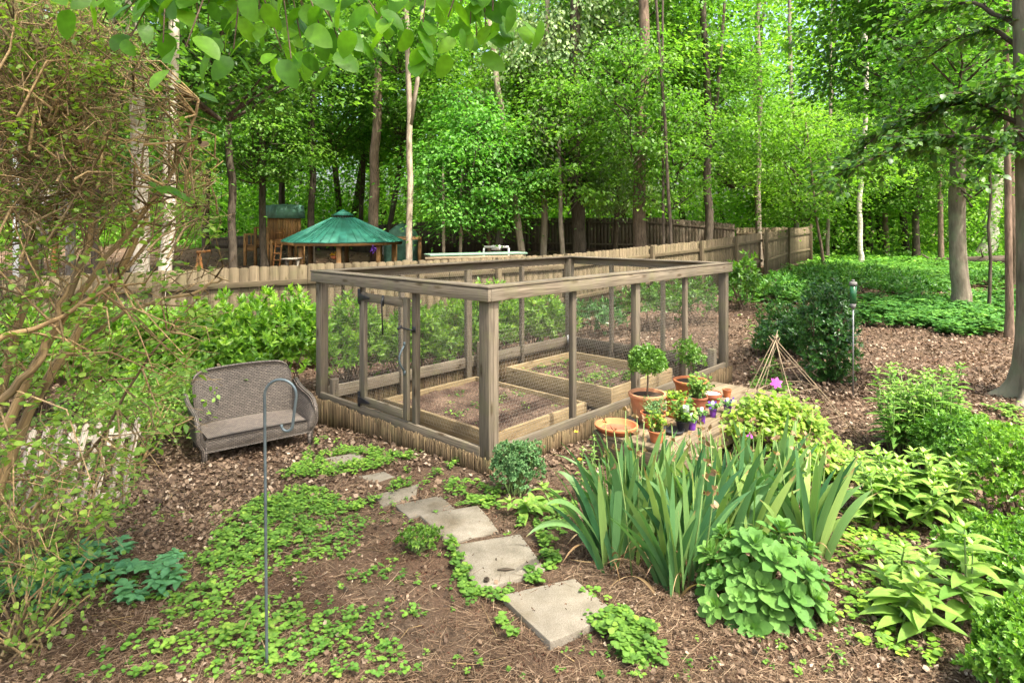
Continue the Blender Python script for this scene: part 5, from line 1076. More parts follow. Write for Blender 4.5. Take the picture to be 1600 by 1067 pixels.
TPET = leaf_tpl(.30, .12, .03, 'ovate', 3)
mb.leaves(TPET, np.repeat(c[None], 6, 0), u * np.cos(a)[:, None] + w * np.sin(a)[:, None], np.repeat(nrm_[None], 6, 0), .055); part(mb, 'flower', M['pink'], r1)
mb = MB(); mb.tube([c, c + [0, .04, -.12], c + [.03, .1, -.3]], .002, 4); part(mb, 'flower_stalk', M['stem_green'], r1)
for px, py, z in ((1337, 724, .22), (1172, 680, .35)): mb = MB(); c = pt(px, py, z); mb.leaves(TPET, np.repeat(c[None], 5, 0), u * np.cos(a[:5])[:, None] + w * np.sin(a[:5])[:, None], np.repeat(nrm_[None], 5, 0), .03); part(mb, 'flower', M['pink'], r2 if px > 1300 else r1)

# ------------------------------------------------------------------ pot bench
zb = .25; U0, U1, V0, V1 = -.48, -1.22, .70, 2.9
root = empty('pot_bench', C(-.88, 1.8, gz(*C(-.88, 1.8, 0)[:2])), 'low weathered plank bench beside the cage carrying the flower pots', 'bench')
for k in range(6):
    u = U0 + (U1 - U0) * (k + .5) / 6; mb = MB(); mb.board(C(u, V0, zb - .018), C(u, V1, zb - .018), .125, .034, up=CU); part(mb, 'deck_board', M['deck_wood'], root, bevel=.004)
mb = MB(); mb.board(C(U0, V0 + .025, zb - .11), C(U1, V0 + .025, zb - .11), .14, .036); part(mb, 'end_board', M['deck_wood'], root, bevel=.004)
for u in (U0 - .025, U1 + .025): mb = MB(); mb.board(C(u, V0 + .045, zb - .11), C(u, V1, zb - .11), .14, .036); part(mb, 'side_board', M['deck_wood'], root, bevel=.004)
for u in (U0 - .07, U1 + .07):
    for v in (V0 + .1, V1 - .1): mb = MB(); q = C(u, v, 0); mb.board(C(u, v, gz(q[0], q[1]) - .05), C(u, v, zb - .036), .08, .08, up=CU); part(mb, 'leg', M['deck_wood'], root)

def pot(px, py, w, h, label, mat='terracotta', fill='soil_pot', z=zb, name='terracotta_pot', cat='flower pot', taper=.68, rim=.14, seg=30, group='pots on the plank bench', fillz=.9):
    c = pt(px, py, z); R = w / 2; rb = R * taper; root = empty(name, c, label, cat, group); hr = h * rim
    pr = [(0, 0), (rb, 0), (rb + (R * .93 - rb) * .5, (h - hr) * .5), (R * .93, h - hr), (R, h - hr), (R * 1.01, h), (R * .9, h), (R * .86, h - hr), (rb * .9, h * .1), (0, h * .1)]
    mb = MB(); mb.lathe(pr, c, seg); o = part(mb, 'pot_body', M[mat], root, smooth=False, bevel=min(.004, w * .02))
    if fill:
        mb = MB(); mb.lathe([(0.0001, h * fillz), (R * .5, h * fillz + .004), (R * .875, h * fillz - .003)], c, seg); part(mb, 'potting_soil' if fill == 'soil_pot' else 'gravel', M[fill], root)
    return root, c, h
TG = 'terracotta'
pot(963, 674, .345, .06, 'wide shallow terracotta saucer bowl at the near end of the bench', rim=.35, taper=.75, fill='terracotta_dark', fillz=.35, name='terracotta_bowl', cat='bowl')
def topiary(root, c, z0, zc, r, n, L, seed, mat='box', lump=.15, sq=1.0, nm='topiary', lab=None):
    P, d = shrub_pts(c + [0, 0, zc - r * sq], r, r, 2 * r * sq, n, seed, lump=lump); ii = np.repeat(np.arange(n), 8); N = len(ii)
    mb = MB(); mb.leaves(TBOX, P[ii] + rng.normal(0, .008, (N, 3)), unit(N) + d[ii] * .6, unit(N) + d[ii], rng.uniform(.7, 1.2, N) * L, None, np.clip(rng.normal(.35, .15, n)[ii] + rng.normal(0, .12, N), 0, 1))
    o = tag(mb.build(nm, M[mat], origin=c + [0, 0, z0]), lab, 'potted plant'); st = MB(); st.tube([c + [0, 0, z0 - .02], c + [.008, 0, (z0 + zc) / 2], c + [0, 0, zc]], [.009, .008, .006], 6); s_ = part(st, 'stem', M['bark_brown'], o); return o
r_, c, h = pot(1011, 656, .315, .235, 'largest terracotta pot, holding the box ball, rim stained', 'terracotta_pale'); topiary(r_, c, h * .9, h + .245, .15, 620, .026, 401, lab='small box topiary ball on a stem in the largest pot')
r_, c, h = pot(1079, 624, .325, .19, 'wide terracotta pot at the back of the bench against the cage'); topiary(r_, c, h * .9, h + .20, .12, 190, .026, 402, lump=.45, sq=1.6, nm='box_sprig', lab='upright sparse box plant in the wide back pot')
def herb(c, z0, r, hh, n, L, label, seed, mat='weed', tint=(1, 1, 1), nm='potted_herb', tpl=None):
    global rng; keep = rng; rng = np.random.default_rng(seed); b = np.repeat((c + [0, 0, z0])[None], n, 0) + rng.normal(0, r * .25, (n, 3)) * [1, 1, 0]; e = b + unit(n) * [r, r, 0] + np.stack([np.zeros(n), np.zeros(n), hh * rng.uniform(.4, 1, n)], 1)
    m = 9; q = rng.uniform(.2, 1, (n, m, 1)); P = (b[:, None] + (e - b)[:, None] * q).reshape(-1, 3); D = unit(n * m) * [1, 1, .5]; mb = MB(); mb.leaves(tpl or TW, P, D, np.array([[0, 0, 1.0]]) + unit(n * m) * .6, rng.uniform(.6, 1.2, n * m) * L); o = tag(mb.build(nm, M[mat], origin=c + [0, 0, z0]), label, 'potted plant'); o.color = (*tint, 1)
    mb = MB(); mb.twigs(b, e, .0025, .0012, 3, .1); part(mb, 'stem', M['stem_green'], o); rng = keep
r_, c, h = pot(1021, 667, .215, .125, 'medium terracotta pot in front of the largest one with a grey green herb', 'terracotta'); herb(c, h * .9, .09, .16, 40, .02, 'wispy grey green herb in front of the largest pot', 501, 'santo')
r_, c, h = pot(1057, 650, .18, .165, 'bulging terracotta jar beside the largest pot', 'terracotta', taper=.9); herb(c, h * .85, .09, .08, 30, .032, 'yellow green herb in the bulging jar', 502, tint=(1.3, 1.2, .8))
r_, c, h = pot(1089, 643, .19, .14, 'dark terracotta pot in the middle of the bench with a bright leafy herb', 'terracotta_dark'); herb(c, h * .9, .10, .22, 40, .038, 'tall bright leafy herb in the dark pot', 503)
pot(1110, 634, .205, .125, 'terracotta pot topped with pale gravel', 'terracotta_dark', 'pebbles', rim=.28, fillz=.93)
pot(1136, 620, .09, .075, 'little terracotta pot at the far end of the bench')
pot(1160, 612, .12, .09, 'low terracotta pot just beyond the gravel topped one at the far end', fill='soil_pot') if False else None
r_, c, h = pot(1026, 690, .13, .09, 'small terracotta pot near the front with a young yellow green plant', 'terracotta'); herb(c, h * .9, .07, .17, 26, .03, 'young yellow green plant behind the iris tips', 504, tint=(1.2, 1.1, .8))
r_, c, h = pot(1067, 672, .12, .08, 'small dark pot with a leafy herb and white label', 'black_metal', name='plastic_pot'); herb(c, h * .9, .10, .18, 44, .04, 'leafy green herb spilling over the small dark pot', 505)
mb = MB(); mb.tube([c + [.01, -.02, h], c + [.01, -.05, h + .10]], .002, 4); q = c + [.01, -.055, h + .11]; mb.board(q - [0, 0, .03], q + [0, .0, .03], .05, .002, up=(1, 0, 0)); part(mb, 'plant_label', M['white_paint'], r_)
plabs = ['purple nursery pot nearest the irises with a white tag', 'purple nursery pot half hidden by leaves between its neighbours', 'purple nursery pot in the middle of the bench row with violet flowers', 'purple nursery pot farthest along the bench with blue violet pansies']
for i, (px, py, w) in enumerate(((1081, 671, .075), (1097, 661, .06), (1114, 651, .065), (1137, 645, .075))):
    r_, c, h = pot(px, py, w, .075, plabs[i], 'purple', name='nursery_pot', taper=.75, rim=.2, group='purple nursery pots')
    herb(c, h * .9, .06, .06, 22, .022, ['seedling in the nearest purple pot', 'seedling in the half hidden purple pot', 'violet flowered seedling in the middle purple pot', 'pansy in the farthest purple pot'][i], 510 + i, 'santo', tint=(1.1, 1.2, .9))
    mb = MB(); q = c + [-.012, -.03, h + .055]; mb.board(q - [0, 0, .045], q + [0, 0, .012], .024, .002, up=(1, 0, 0)); part(mb, 'plant_label', M['white_paint'], r_)
    if i > 1:
        mb = MB(); P = np.repeat((c + [0, -.035, h + .03])[None], 8, 0) + rng.normal(0, .018, (8, 3)); mb.leaves(THRT, P, unit(8) * [1, .4, 1], np.array([[0, -1, .3]]) + unit(8) * .2, .026); part(mb, 'pansy_flowers', M['violet'], r_)
mb = MB(); c = pt(1052, 676, zb); mb.lathe([(0.0001, .004), (.07, .004), (.085, .03), (.09, .03), (.075, 0), (0.0001, 0)], c, 20); tag(mb.build('black_tray', M['black_metal'], origin=c), 'small black plastic tray in front of the pots', 'tray')
mb = MB(); c = pt(990, 664, zb) + [0, 0, .02]; mb.board(c - [.05, 0, 0], c + [.05, .02, .0], .06, .008, up=(0, 1, .6)); tag(mb.build('garden_scoop', M['black_metal'], origin=c, bevel=.002), 'dark little scoop lying behind the saucer bowl', 'scoop')
mb = MB(); c = gnd(968, 716); mb.lathe([(.0001, 0), (.035, 0), (.037, .1), (.02, .13), (.014, .15), (.0001, .15)], c, 14); tag(mb.build('blue_bottle', M['bottle_blue'], origin=c, smooth=True), 'blue plastic bottle on the ground under the bench edge', 'bottle')

# ------------------------------------------------------------------ green tube on a pole
c = at(1333, 7.05); root = empty('tube_feeder', c, 'green tube with a metal cap on a slim pole beside the dark evergreen', 'bird feeder'); y = 7.05
mb = MB(); mb.tube([c + [0, 0, -.1], (c[0], y, zrow(478, y))], .009, 8); part(mb, 'pole', M['galv'], root)
mb = MB(); mb.tube([(c[0], y, zrow(474, y)), (c[0], y, zrow(446, y))], .036, 16); part(mb, 'tube', M['gauge_green'], root, smooth=False)
mb = MB(); mb.tube([(c[0], y, zrow(482, y)), (c[0], y, zrow(474, y))], [.02, .034], 16); mb.tube([(c[0], y, zrow(446, y)), (c[0], y, zrow(441, y)), (c[0], y, zrow(440, y))], [.042, .04, .02], 16); mb.tube([(c[0], y, zrow(440, y)), (c[0], y, zrow(437, y))], .016, 10); part(mb, 'cap', M['stonegrey'], root)

# ------------------------------------------------------------------ leaning lattice panel at the left
def lattice():
    O = gnd(118, 815); O2 = gnd(2, 812); c = (O + O2) / 2; root = empty('leaning_trellis', c, 'old greyish white picket panel leaning under the twiggy bush', 'picket panel')
    ex = np.array([.97, .20, .05]); ex /= np.linalg.norm(ex); ey = np.array([-.38, .55, .78]); ey -= ex * (ey @ ex); ey /= np.linalg.norm(ey); n = np.cross(ex, ey); B = gnd(190, 790) - [0, 0, .0]
    for k in range(9):
        b = B - ex * (k * .085); L = .62; e = [b - ex * .021, b + ex * .021, b + ex * .021 + ey * (L - .03), b + ey * L, b - ex * .021 + ey * (L - .03)]
        mb = MB(); mb.poly_prism(e, .012, n, ldir=ey); part(mb, 'picket', M['lattice_wood'], root)
    for h in (.08, .50): mb = MB(); mb.board(B + ex * .03 + ey * h - n * .009, B - ex * .74 + ey * h - n * .009, .045, .016, up=ey); part(mb, 'rail', M['lattice_wood'], root)
M['lattice_wood'] = wood_mat('lattice_wood', (.36, .31, .235), (.17, .14, .10), stain=(.2, .17, .12))
lattice()

# ------------------------------------------------------------------ big twiggy bush at the left
def twig_bush():
    global rng; keep = rng; rng = np.random.default_rng(900)
    c = at(10, 2.9); root = empty('twiggy_bush', c, 'huge half dead bush of tangled brown twigs at the left edge', 'bush')
    W = lambda px, py, y: np.array([(px - 800) / FPX * y, y, zrow(py, y)])
    big = MB()
    main = [([(-40, 880, 2.8), (40, 640, 2.9), (110, 520, 3.0), (170, 440, 3.1), (215, 330, 3.1)], .028), ([(-60, 760, 2.7), (30, 610, 2.8), (90, 500, 2.8), (150, 380, 2.8), (130, 200, 2.8)], .026), ([(-20, 900, 3.2), (10, 620, 3.2), (60, 400, 3.2), (50, 180, 3.1)], .032),
            ([(100, 560, 3.0), (190, 500, 3.0), (300, 470, 3.1), (335, 455, 3.1)], .012), ([(60, 560, 2.9), (150, 400, 2.8), (260, 260, 2.9), (290, 150, 2.9)], .016), ([(-60, 700, 2.5), (60, 560, 2.5), (120, 430, 2.6)], .02), ([(-50, 560, 2.4), (80, 500, 2.5), (200, 440, 2.6)], .015), ([(-20, 860, 3.2), (120, 720, 3.3), (300, 650, 3.4)], .009), ([(150, 700, 2.9), (220, 560, 2.9), (320, 430, 3.0)], .008)]
    anch = []
    for P, r in main:
        Q = np.array([W(*p) for p in P]); L = np.linspace(0, 1, len(Q)); t = np.linspace(0, 1, 16); S = np.stack([np.interp(t, L, Q[:, i]) for i in range(3)], 1) + np.cumsum(rng.normal(0, .008, (16, 3)), 0); big.tube(S, np.linspace(r, r * .4, 16), 7, rough=.25); anch.append(S)
    part(big, 'branches', M['twig'], root)
    anch = np.concatenate(anch)
    # outline of the mass in front view, dense upper dome and looser skirts
    dense = [(-60, -40), (150, 20), (215, 70), (265, 120), (300, 160), (312, 215), (325, 285), (318, 350), (275, 355), (190, 340), (90, 345), (-60, 350)]
    loose = [(-60, 330), (200, 330), (330, 300), (345, 420), (318, 470), (320, 560), (290, 640), (300, 660), (250, 700), (220, 760), (150, 850), (100, 900), (-60, 960)]
    def pick(poly, n, y0, y1):
        R = []
        xs = [p[0] for p in poly]; ys = [p[1] for p in poly]
        while sum(map(len, R)) < n:
            px = rng.uniform(min(xs), max(xs), 4000); py = rng.uniform(min(ys), max(ys), 4000); ok = inpoly(px, py, poly); px, py = px[ok], py[ok]; y = rng.uniform(y0, y1, len(px)); R.append(np.stack([(px - 800) / FPX * y, y, EYE - (py - HZ) * y / FPX], 1))
        return np.concatenate(R)[:n]
    A1 = pick(dense, 2050, 2.35, 3.3); _px, _py = proj(A1); A1 = A1[~((_px > 185) & (_px < 300) & (_py > 90) & (rng.random(len(A1)) < .7)) & ~((_py > 230) & (rng.random(len(A1)) < .25))]; A2 = pick(loose, 700, 2.3, 3.4); A2[:, 2] = np.maximum(A2[:, 2], .03)
    tw = MB(); hub = np.array([W(60, 380, 2.9)])
    k = rng.integers(0, len(anch), 420); tgt = np.concatenate([A1[:300], A2[:120]]); j = np.argmin(np.linalg.norm(tgt[:, None] - anch[None], axis=2) + rng.random((420, len(anch))) * .25, axis=1); tw.twigs(anch[j], tgt, .0055, .002, 4, .09)
    d = (A1 - hub); d /= np.linalg.norm(d, axis=1)[:, None]; dd = d * .75 + unit(len(A1)) * .9; dd /= np.linalg.norm(dd, axis=1)[:, None]; Lg = rng.uniform(.06, .24, len(A1))[:, None]; tw.twigs(A1 - dd * Lg * .5, A1 + dd * Lg * .5, .0028, .0011, 3, .12)
    e = A1 + dd * Lg * .5; s2 = unit(len(e)) + dd * .8; s2 /= np.linalg.norm(s2, axis=1)[:, None]; tw.twigs(e - dd * Lg * .3, e + s2 * Lg * .35, .0016, .0008, 3, .1)
    for q in range(2): s3 = unit(len(A1)) + dd * .3; tw.twigs(A1, A1 + s3 * Lg * .3, .0013, .0007, 3, .1)
    dd2 = (A2 - W(20, 640, 2.9)); dd2 /= np.linalg.norm(dd2, axis=1)[:, None]; dd2 = dd2 * .9 + unit(len(A2)) * .5; dd2 /= np.linalg.norm(dd2, axis=1)[:, None]; L2 = rng.uniform(.08, .34, len(A2))[:, None]; tw.twigs(A2 - dd2 * L2 * .5, A2 + dd2 * L2 * .5, .0024, .001, 3, .1)
    kk = rng.integers(0, len(A1), 260); e1 = A1[kk]; s1 = e1 - unit(260) * .18 - [.06, 0, .14]; tw.twigs(s1, e1, .006, .0025, 5, .14)
    part(tw, 'twigs', M['twig'], root)
    lf = MB(); k1 = rng.integers(0, len(A1), 1100); upb = (A1[k1][:, 2] > zrow(170, 2.9)); P1 = np.concatenate([A1[k1][rng.random(1100) < np.where(upb, 1.0, .8)]]); P2 = A2[rng.integers(0, len(A2), 430)]
    for P, L in ((P1, .027), (P2, .034)):
        m = 7; B = np.repeat(P, m, 0) + rng.normal(0, .026, (len(P) * m, 3)); D = unit(len(B)) * [1, 1, .4]; lf.leaves(T4, B, D, np.array([[0, 0, 1.0]]) + unit(len(B)) * .6, rng.uniform(.6, 1.3, len(B)) * L, rng.uniform(.9, 1.3, len(B)) * L, np.clip(rng.normal(.55, .2, len(B)), 0, 1))
    part(lf, 'leaves', M['bush_leaf'], root)
    dl = MB(); k = rng.integers(0, len(A1), 90); B = A1[k]; dl.leaves(T4, B, unit(90), unit(90), rng.uniform(.03, .055, 90)); part(dl, 'dead_leaves', M['litter'], root)
    bl = MB(); TH = leaf_tpl(.42, .25, .05, 'heart', 4)
    for px, py, L in ((310, 148, .10), (245, 295, .12), (270, 300, .11), (230, 285, .10)): bl.leaves(TH, W(px, py, 2.5)[None], unit(1) * [1, .3, .3] + [.3, 0, -.3], np.array([[0, -.5, 1.0]]), np.array([L * .8]), None, .4)
    part(bl, 'large_leaves', M['over'], root, smooth=True)
    rng = keep
twig_bush()
def skirts():
    for px, py, D, rx, h, lab, s in ((60, 720, 3.4, .45, .75, 'tangle of small leaved green sprays in front of the picket panel', 951), (205, 640, 5.0, .34, .62, 'small leaved green bush crowding the left arm of the loveseat', 952), (30, 900, 2.75, .35, .35, 'small leaved sprays low at the left edge of the view', 953)):
        shrub('leafy_spray', at(px, D), rx, .3, h, 90 if s != 952 else 260, 7, .032, 'bush_leaf', lab, 'bush', T4, .2, None, s, whorl=False, sprd=1.8, stems=34, stem_mat='twig', lump=.45)
skirts()

# ------------------------------------------------------------------ ground litter, straw, weeds
def scatter_xy(n, y0, y1, spread=.88, pw=1.0, xl=None):
    y = y0 + (y1 - y0) * rng.random(n) ** pw; x = rng.uniform(-1, 1, n) * y * spread; return x, y
def gp(x, y, lift=0): return np.stack([x, y, ground_z(x, y) + lift], 1)
PL = C(0, 0, 0), C(UL, 0, 0), C(UL, VL, 0), C(0, VL, 0)
def incage(x, y):
    r = np.stack([x - CN[0], y - CN[1]], 1); u = r @ CU[:2]; v = r @ CV[:2]; return (u > -.02) & (u < UL) & (v > -.02) & (v < VL), u, v
stone_polys = [p for p, _, _, _ in stones]
def onstone(px, py, gr=0):
    m = np.zeros(len(px), bool)
    for p in stone_polys: m |= inpoly(px, py, p)
    return m
def lift_stone(P, px, py):
    for p, z in zip(stone_polys, stone_top):
        k = inpoly(px, py, p) & (P[:, 2] < z + .001)
        P[k, 2] = z + .001
    px, py = proj(P); return P, px, py
TLITS = [leaf_tpl(.33, -.3, .16, 'ovate', 2), leaf_tpl(.22, .5, -.12, 'lance', 3), leaf_tpl(.5, -.5, .2, 'heart', 2)]
for _q, (_v, _f) in enumerate(TLITS): _v += np.random.default_rng(_q).normal(0, .07, _v.shape)
def litter():
    mb = MB()
    for n, y0, y1, L0, L1, pw in ((60000, 2.15, 4.4, .008, .028, 1.2), (90000, 3.6, 8, .012, .042, 1.2), (70000, 7, 16, .022, .058, 1.2), (16000, 15, 30, .06, .11, 1.0)):
        x, y = scatter_xy(n, y0, y1, pw=pw); P = gp(x, y); px, py = proj(P); ic, u, v = incage(x, y)
        dens = .30 + 1.0 * ss(600, 300, px) * ss(690, 760, py) * ss(900, 800, py) + 1.3 * (py < 730) + .25 * (px > 900)
        dens = dens * (0.35 + 1.3 * vnoise(x * 1.3, y * 1.3, 31)); bare = inpoly(px, py, [(540, 790), (760, 780), (960, 860), (960, 960), (1060, 1060), (380, 1060), (480, 900)]); dens = np.where(bare, dens * .25, dens)
        bedm = ic & (((u > .3) & (u < 1.95) & (v > .35) & (v < 1.72)) | ((u > .4) & (u < 2.0) & (v > 2.28) & (v < 3.68)))
        dens = np.where((L1 > .04) & (L1 < .06), dens * np.where(py > 800, .25, 1), dens)
        ok = (rng.random(n) < dens) & ~bedm & ~onstone(px, py); P = P[ok]; m = len(P); P[:, 2] += rng.uniform(.002, .022, m) * (1 + (P[:, 1] > 7)); tilt = unit(m) * .55
        w_ = np.array_split(np.arange(m), 3)
        for q in range(3): k = w_[0] if False else np.arange(q, m, 3); Ls = rng.uniform(L0, L1, len(k)); mb.leaves(TLITS[q], P[k], unit(len(k)) * [1, 1, .25], np.array([[0, 0, 1.0]]) + tilt[k], Ls, Ls * rng.uniform(.6, 1.3, len(k)), np.clip(rng.normal(.48, .26, len(k)), 0, 1))
    tag(mb.build('leaf_litter', M['litter'], origin=(0, 5, 0)), kind='stuff')
litter()
def straw():
    mb = MB(); n = 130000; x, y = scatter_xy(n, 2.15, 6.5, pw=1.35); P = gp(x, y); px, py = proj(P); ic, u, v = incage(x, y)
    d = (.15 + .9 * vnoise(x * 1.7, y * 1.7, 41)) * (1.0 * ss(730, 800, py)); d = np.where(inpoly(px, py, [(540, 780), (800, 770), (980, 900), (960, 1060), (640, 1060), (560, 900)]), d * .45, d)
    ok = (rng.random(n) < d) & ~ic & (~onstone(px, py)); P = P[ok]; m = len(P); a = rng.random(m) * 6.283 ; L = rng.uniform(.03, .13, m); D = np.stack([np.cos(a), np.sin(a), rng.normal(0, .12, m)], 1); P[:, 2] += rng.uniform(.004, .014, m)
    mb.twigs(P, P + D * L[:, None], rng.uniform(.0008, .0018, m), .0007, 3, .08); tag(mb.build('pine_straw', M['straw'], origin=(0, 4, 0)), kind='stuff')
    mb = MB(); n = 260; x, y = scatter_xy(n, 2.3, 9, pw=1.2); P = gp(x, y, .008); px, py = proj(P); ok = ~incage(x, y)[0] & ~onstone(px, py); P = P[ok]; m = len(P); a = rng.random(m) * 6.283; L = rng.uniform(.05, .3, m); mb.twigs(P, P + np.stack([np.cos(a), np.sin(a), np.full(m, .05)], 1) * L[:, None], rng.uniform(.0015, .004, m), .001, 4, .08); tag(mb.build('fallen_twigs', M['twig'], origin=(0, 5, 0)), kind='stuff')
    # clods and mulch crumbs
    mb = MB(); n = 34000; x, y = scatter_xy(n, 2.15, 6, pw=1.4); P = gp(x, y); px, py = proj(P); P, px, py = lift_stone(P, px, py); ok = ~incage(P[:, 0], P[:, 1])[0] & (~onstone(px, py) | (rng.random(n) < .05)); P = P[ok]; m = len(P); mb.twigs(P, P + unit(m) * rng.uniform(.004, .016, m)[:, None], rng.uniform(.001, .005, m), rng.uniform(.001, .003, m), 4, .2); tag(mb.build('soil_crumbs', M['crumb'], origin=(0, 4, 0)), kind='stuff')
M['crumb'] = leaf_mat('soil_crumb', [(0, (.04, .02, .014)), (.6, (.11, .055, .035)), (1, (.24, .14, .09))], .0, .95, .05)
straw()

def patch(polys, n, size, name, mat, h=.05, tpl=None, tint=(1, 1, 1), per=6, sp=.02, lift=.0, noise_k=2.4, thr=.35, stems=True, far=False, upn=.35, avoid=True):
    mb = MB(); st = MB(); Ps = []
    for poly in polys:
        gx = np.array([p[0] for p in poly], float); gy = np.array([p[1] for p in poly], float); G = np.array([gnd(a, max(b, 372)) for a, b in poly]); x0, x1 = G[:, 0].min(), G[:, 0].max(); y0, y1 = G[:, 1].min(), G[:, 1].max()
        A = (x1 - x0) * (y1 - y0); k = int(n * A)
        k = min(k, 60000); x = rng.uniform(x0, x1, k); y = rng.uniform(y0, y1, k); P = gp(x, y); px, py = proj(P); am = 60 if size > .08 else 22; ok = inpoly(px + (vnoise(x * 2.1, y * 2.1, 15) - .5) * am + rng.normal(0, am * .12, k), py + (vnoise(x * 2.1, y * 2.1, 16) - .5) * am * .4 + rng.normal(0, am * .05, k), poly) & (vnoise(x * noise_k, y * noise_k, 61) * .6 + vnoise(x * noise_k * 3, y * noise_k * 3, 62) * .4 > thr) & ~incage(x, y)[0]
        if avoid:
            s = onstone(px, py); ok &= ~(s & (rng.random(k) < .97))
        Ps.append(P[ok])
    P = np.concatenate(Ps); m = len(P)
    if not m: return
    hh = h * rng.uniform(.3, 1, m) * (.6 + .8 * vnoise(P[:, 0] * 5, P[:, 1] * 5, 71)); top = P + np.stack([rng.normal(0, sp * .5, m), rng.normal(0, sp * .5, m), hh], 1)
    ii = np.repeat(np.arange(m), per); N = m * per; th = (np.tile(np.arange(per), m) / per + np.repeat(rng.random(m), per)) * 6.283; D = np.stack([np.cos(th), np.sin(th), rng.uniform(-.15, .35, N)], 1); B = top[ii] + rng.normal(0, 1, (N, 3)) * sp * [.25, .25, .3]
    B[:, 2] = np.maximum(B[:, 2], P[ii, 2] + .004)
    L = size * rng.uniform(.65, 1.2, m)[ii] * rng.uniform(.8, 1.15, N); mb.leaves(tpl or TW, B, D, np.array([[0, 0, 1.0]]) + unit(N) * upn, L, L * 1.25, np.clip(rng.normal(.5, .15, m)[ii] + .35 * (vnoise(P[ii, 0] * 1.5, P[ii, 1] * 1.5, 77) - .5) + rng.normal(0, .1, N), 0, 1))
    o = mb.build(name, M[mat], origin=P.mean(0)); tag(o, kind='stuff'); o.color = (*tint, 1); return o
# strawberry-weed carpets of the clearing
patch([[(490, 690), (720, 725), (700, 745), (560, 800), (430, 820), (400, 770), (470, 730)]], 1500, .022, 'weeds', 'weed', .055, thr=.40, tint=(1.1, 1.1, 1))
patch([[(400, 780), (560, 790), (480, 850), (330, 900), (300, 860)], [(695, 755), (800, 765), (760, 800), (690, 790)]], 900, .026, 'weeds', 'weed', .055, thr=.47, tint=(1.05, 1.05, 1))
patch([[(160, 960), (420, 880), (620, 820), (660, 900), (560, 980), (420, 1060), (230, 1066)]], 420, .027, 'weeds', 'weed', .045, thr=.50, tpl=THRT, per=4)
patch([[(200, 900), (420, 800), (560, 800), (680, 900), (640, 1066), (100, 1066)]], 420, .022, 'weeds', 'weed', .04, thr=.42, tpl=THRT, per=4, tint=(.9, 1, .95))
patch([[(700, 852), (716, 852), (760, 925), (800, 905), (870, 880), (860, 900), (960, 940), (950, 945), (860, 905), (790, 935), (790, 1000), (745, 985), (735, 930)]], 1400, .028, 'weeds', 'weed', .05, thr=.33, tpl=THRT, per=5, avoid=False)
patch([[(905, 975), (960, 955), (1035, 985), (1030, 1045), (985, 1060), (945, 1010)], [(850, 905), (935, 905), (955, 935), (900, 915)], [(780, 960), (810, 1000), (850, 1010), (830, 1040), (795, 1025)], [(835, 840), (860, 845), (880, 895), (860, 890)]], 1400, .030, 'weeds', 'weed', .06, thr=.36, tpl=THRT, per=5, avoid=False)
patch([[(700, 790), (780, 775), (900, 790), (890, 840), (830, 835), (790, 810), (770, 795)]], 800, .026, 'weeds', 'weed', .05, thr=.40)
patch([[(1300, 830), (1400, 860), (1600, 900), (1600, 1060), (1380, 1060), (1300, 960)], [(1320, 800), (1440, 830), (1430, 870), (1300, 860)]], 420, .032, 'weeds', 'weed', .05, thr=.42, tpl=THRT, per=4, tint=(1.2, 1.15, .9))
patch([[(0, 870), (200, 860), (290, 880), (280, 930), (160, 960), (0, 960)]], 330, .066, 'creeper', 'creeper', .12, thr=.40, tpl=leaf_tpl(.21, .15, .05, 'ovate', 3), per=5, sp=.01, upn=.2)
patch([[(1140, 640), (1200, 560), (1190, 520), (1150, 500), (1170, 480), (1260, 470), (1260, 520), (1180, 600)]], 60, .04, 'weeds', 'weed', .05, thr=.5, tint=(.9, .95, .8))
patch([[(1450, 640), (1600, 640), (1600, 700), (1440, 690)], [(1200, 560), (1240, 600), (1210, 640), (1150, 630)]], 500, .035, 'weeds', 'weed', .07, thr=.38)
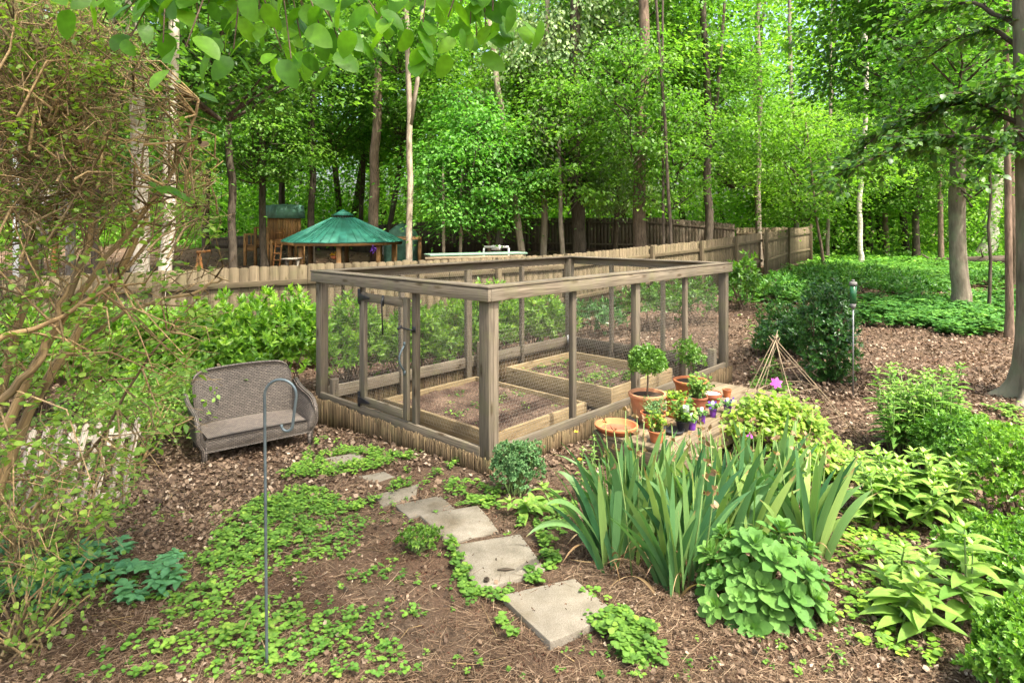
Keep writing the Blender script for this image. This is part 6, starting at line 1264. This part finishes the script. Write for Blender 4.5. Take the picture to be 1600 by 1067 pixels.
patch([[(0, 820), (700, 760), (960, 960), (1400, 930), (1600, 1060), (0, 1066)]], 130, .017, 'weeds', 'weed', .03, thr=.34)
# deep ground cover under the wood at the right
patch([[(1350, 483), (1420, 470), (1600, 466), (1600, 520), (1560, 528), (1440, 520), (1350, 512)]], 330, .085, 'ground_cover', 'ivy', .22, thr=.22, noise_k=1.1, tint=(1.0, 1.1, 1.1), per=6, sp=.05)
patch([[(1145, 455), (1250, 428), (1330, 412), (1600, 408), (1600, 452), (1440, 462), (1350, 458), (1250, 474), (1145, 482)]], 150, .10, 'ground_cover', 'ivy', .30, thr=.36, noise_k=.8, tint=(1.25, 1.25, 1.0), per=6, sp=.06)
patch([[(1270, 394), (1600, 392), (1600, 412), (1330, 414), (1268, 424)]], 26, .17, 'ground_cover', 'ivy', .35, thr=.25, noise_k=.5, tint=(1.5, 1.5, 1.0), per=7, sp=.1)
for i, (px, D, rx, h, lab) in enumerate([(1420, 16, .9, .75, 'low leafy bush in ground cover left of the grey trunk'), (1340, 17.5, 1.0, .75, 'low leafy bush in front of the white sapling'), (1215, 15.5, .9, .7, 'low bush in front of the bright end of the fence'), (1560, 19, 1.0, .7, 'low bush behind the grey trunk near the log'), (1290, 20, 1.0, .8, 'low bush right beside the end of the fence')]):
    shrub('low_bush', at(px, D), rx, .7, h, 260, 8, .11, 'ivy', lab, 'bush', TLAU, .3, None, 600 + i, tint=(1.25, 1.3, 1.0), lump=.4)

# green floor of the deep wood
def far_floor():
    mb = MB(); n = 60000; y = rng.uniform(30, 62, n); x = rng.uniform(-1, 1, n) * y * .95; ok = ((x / y > .47) | (y > 36)) & (vnoise(x * .3, y * .3, 91) > .2); P = gp(x[ok], y[ok]); m = len(P); P[:, 2] += rng.random(m) * .35
    mb.leaves(TL1, P, unit(m) * [1, 1, .3], np.array([[0, 0, 1.0]]) + unit(m) * .4, rng.uniform(.2, .4, m), None, np.clip(rng.normal(.6, .2, m), 0, 1)); o = mb.build('forest_floor_plants', M['ivy'], origin=(0, 45, 0)); tag(o, kind='stuff'); o.color = (1.5, 1.5, 1, 1)
far_floor()
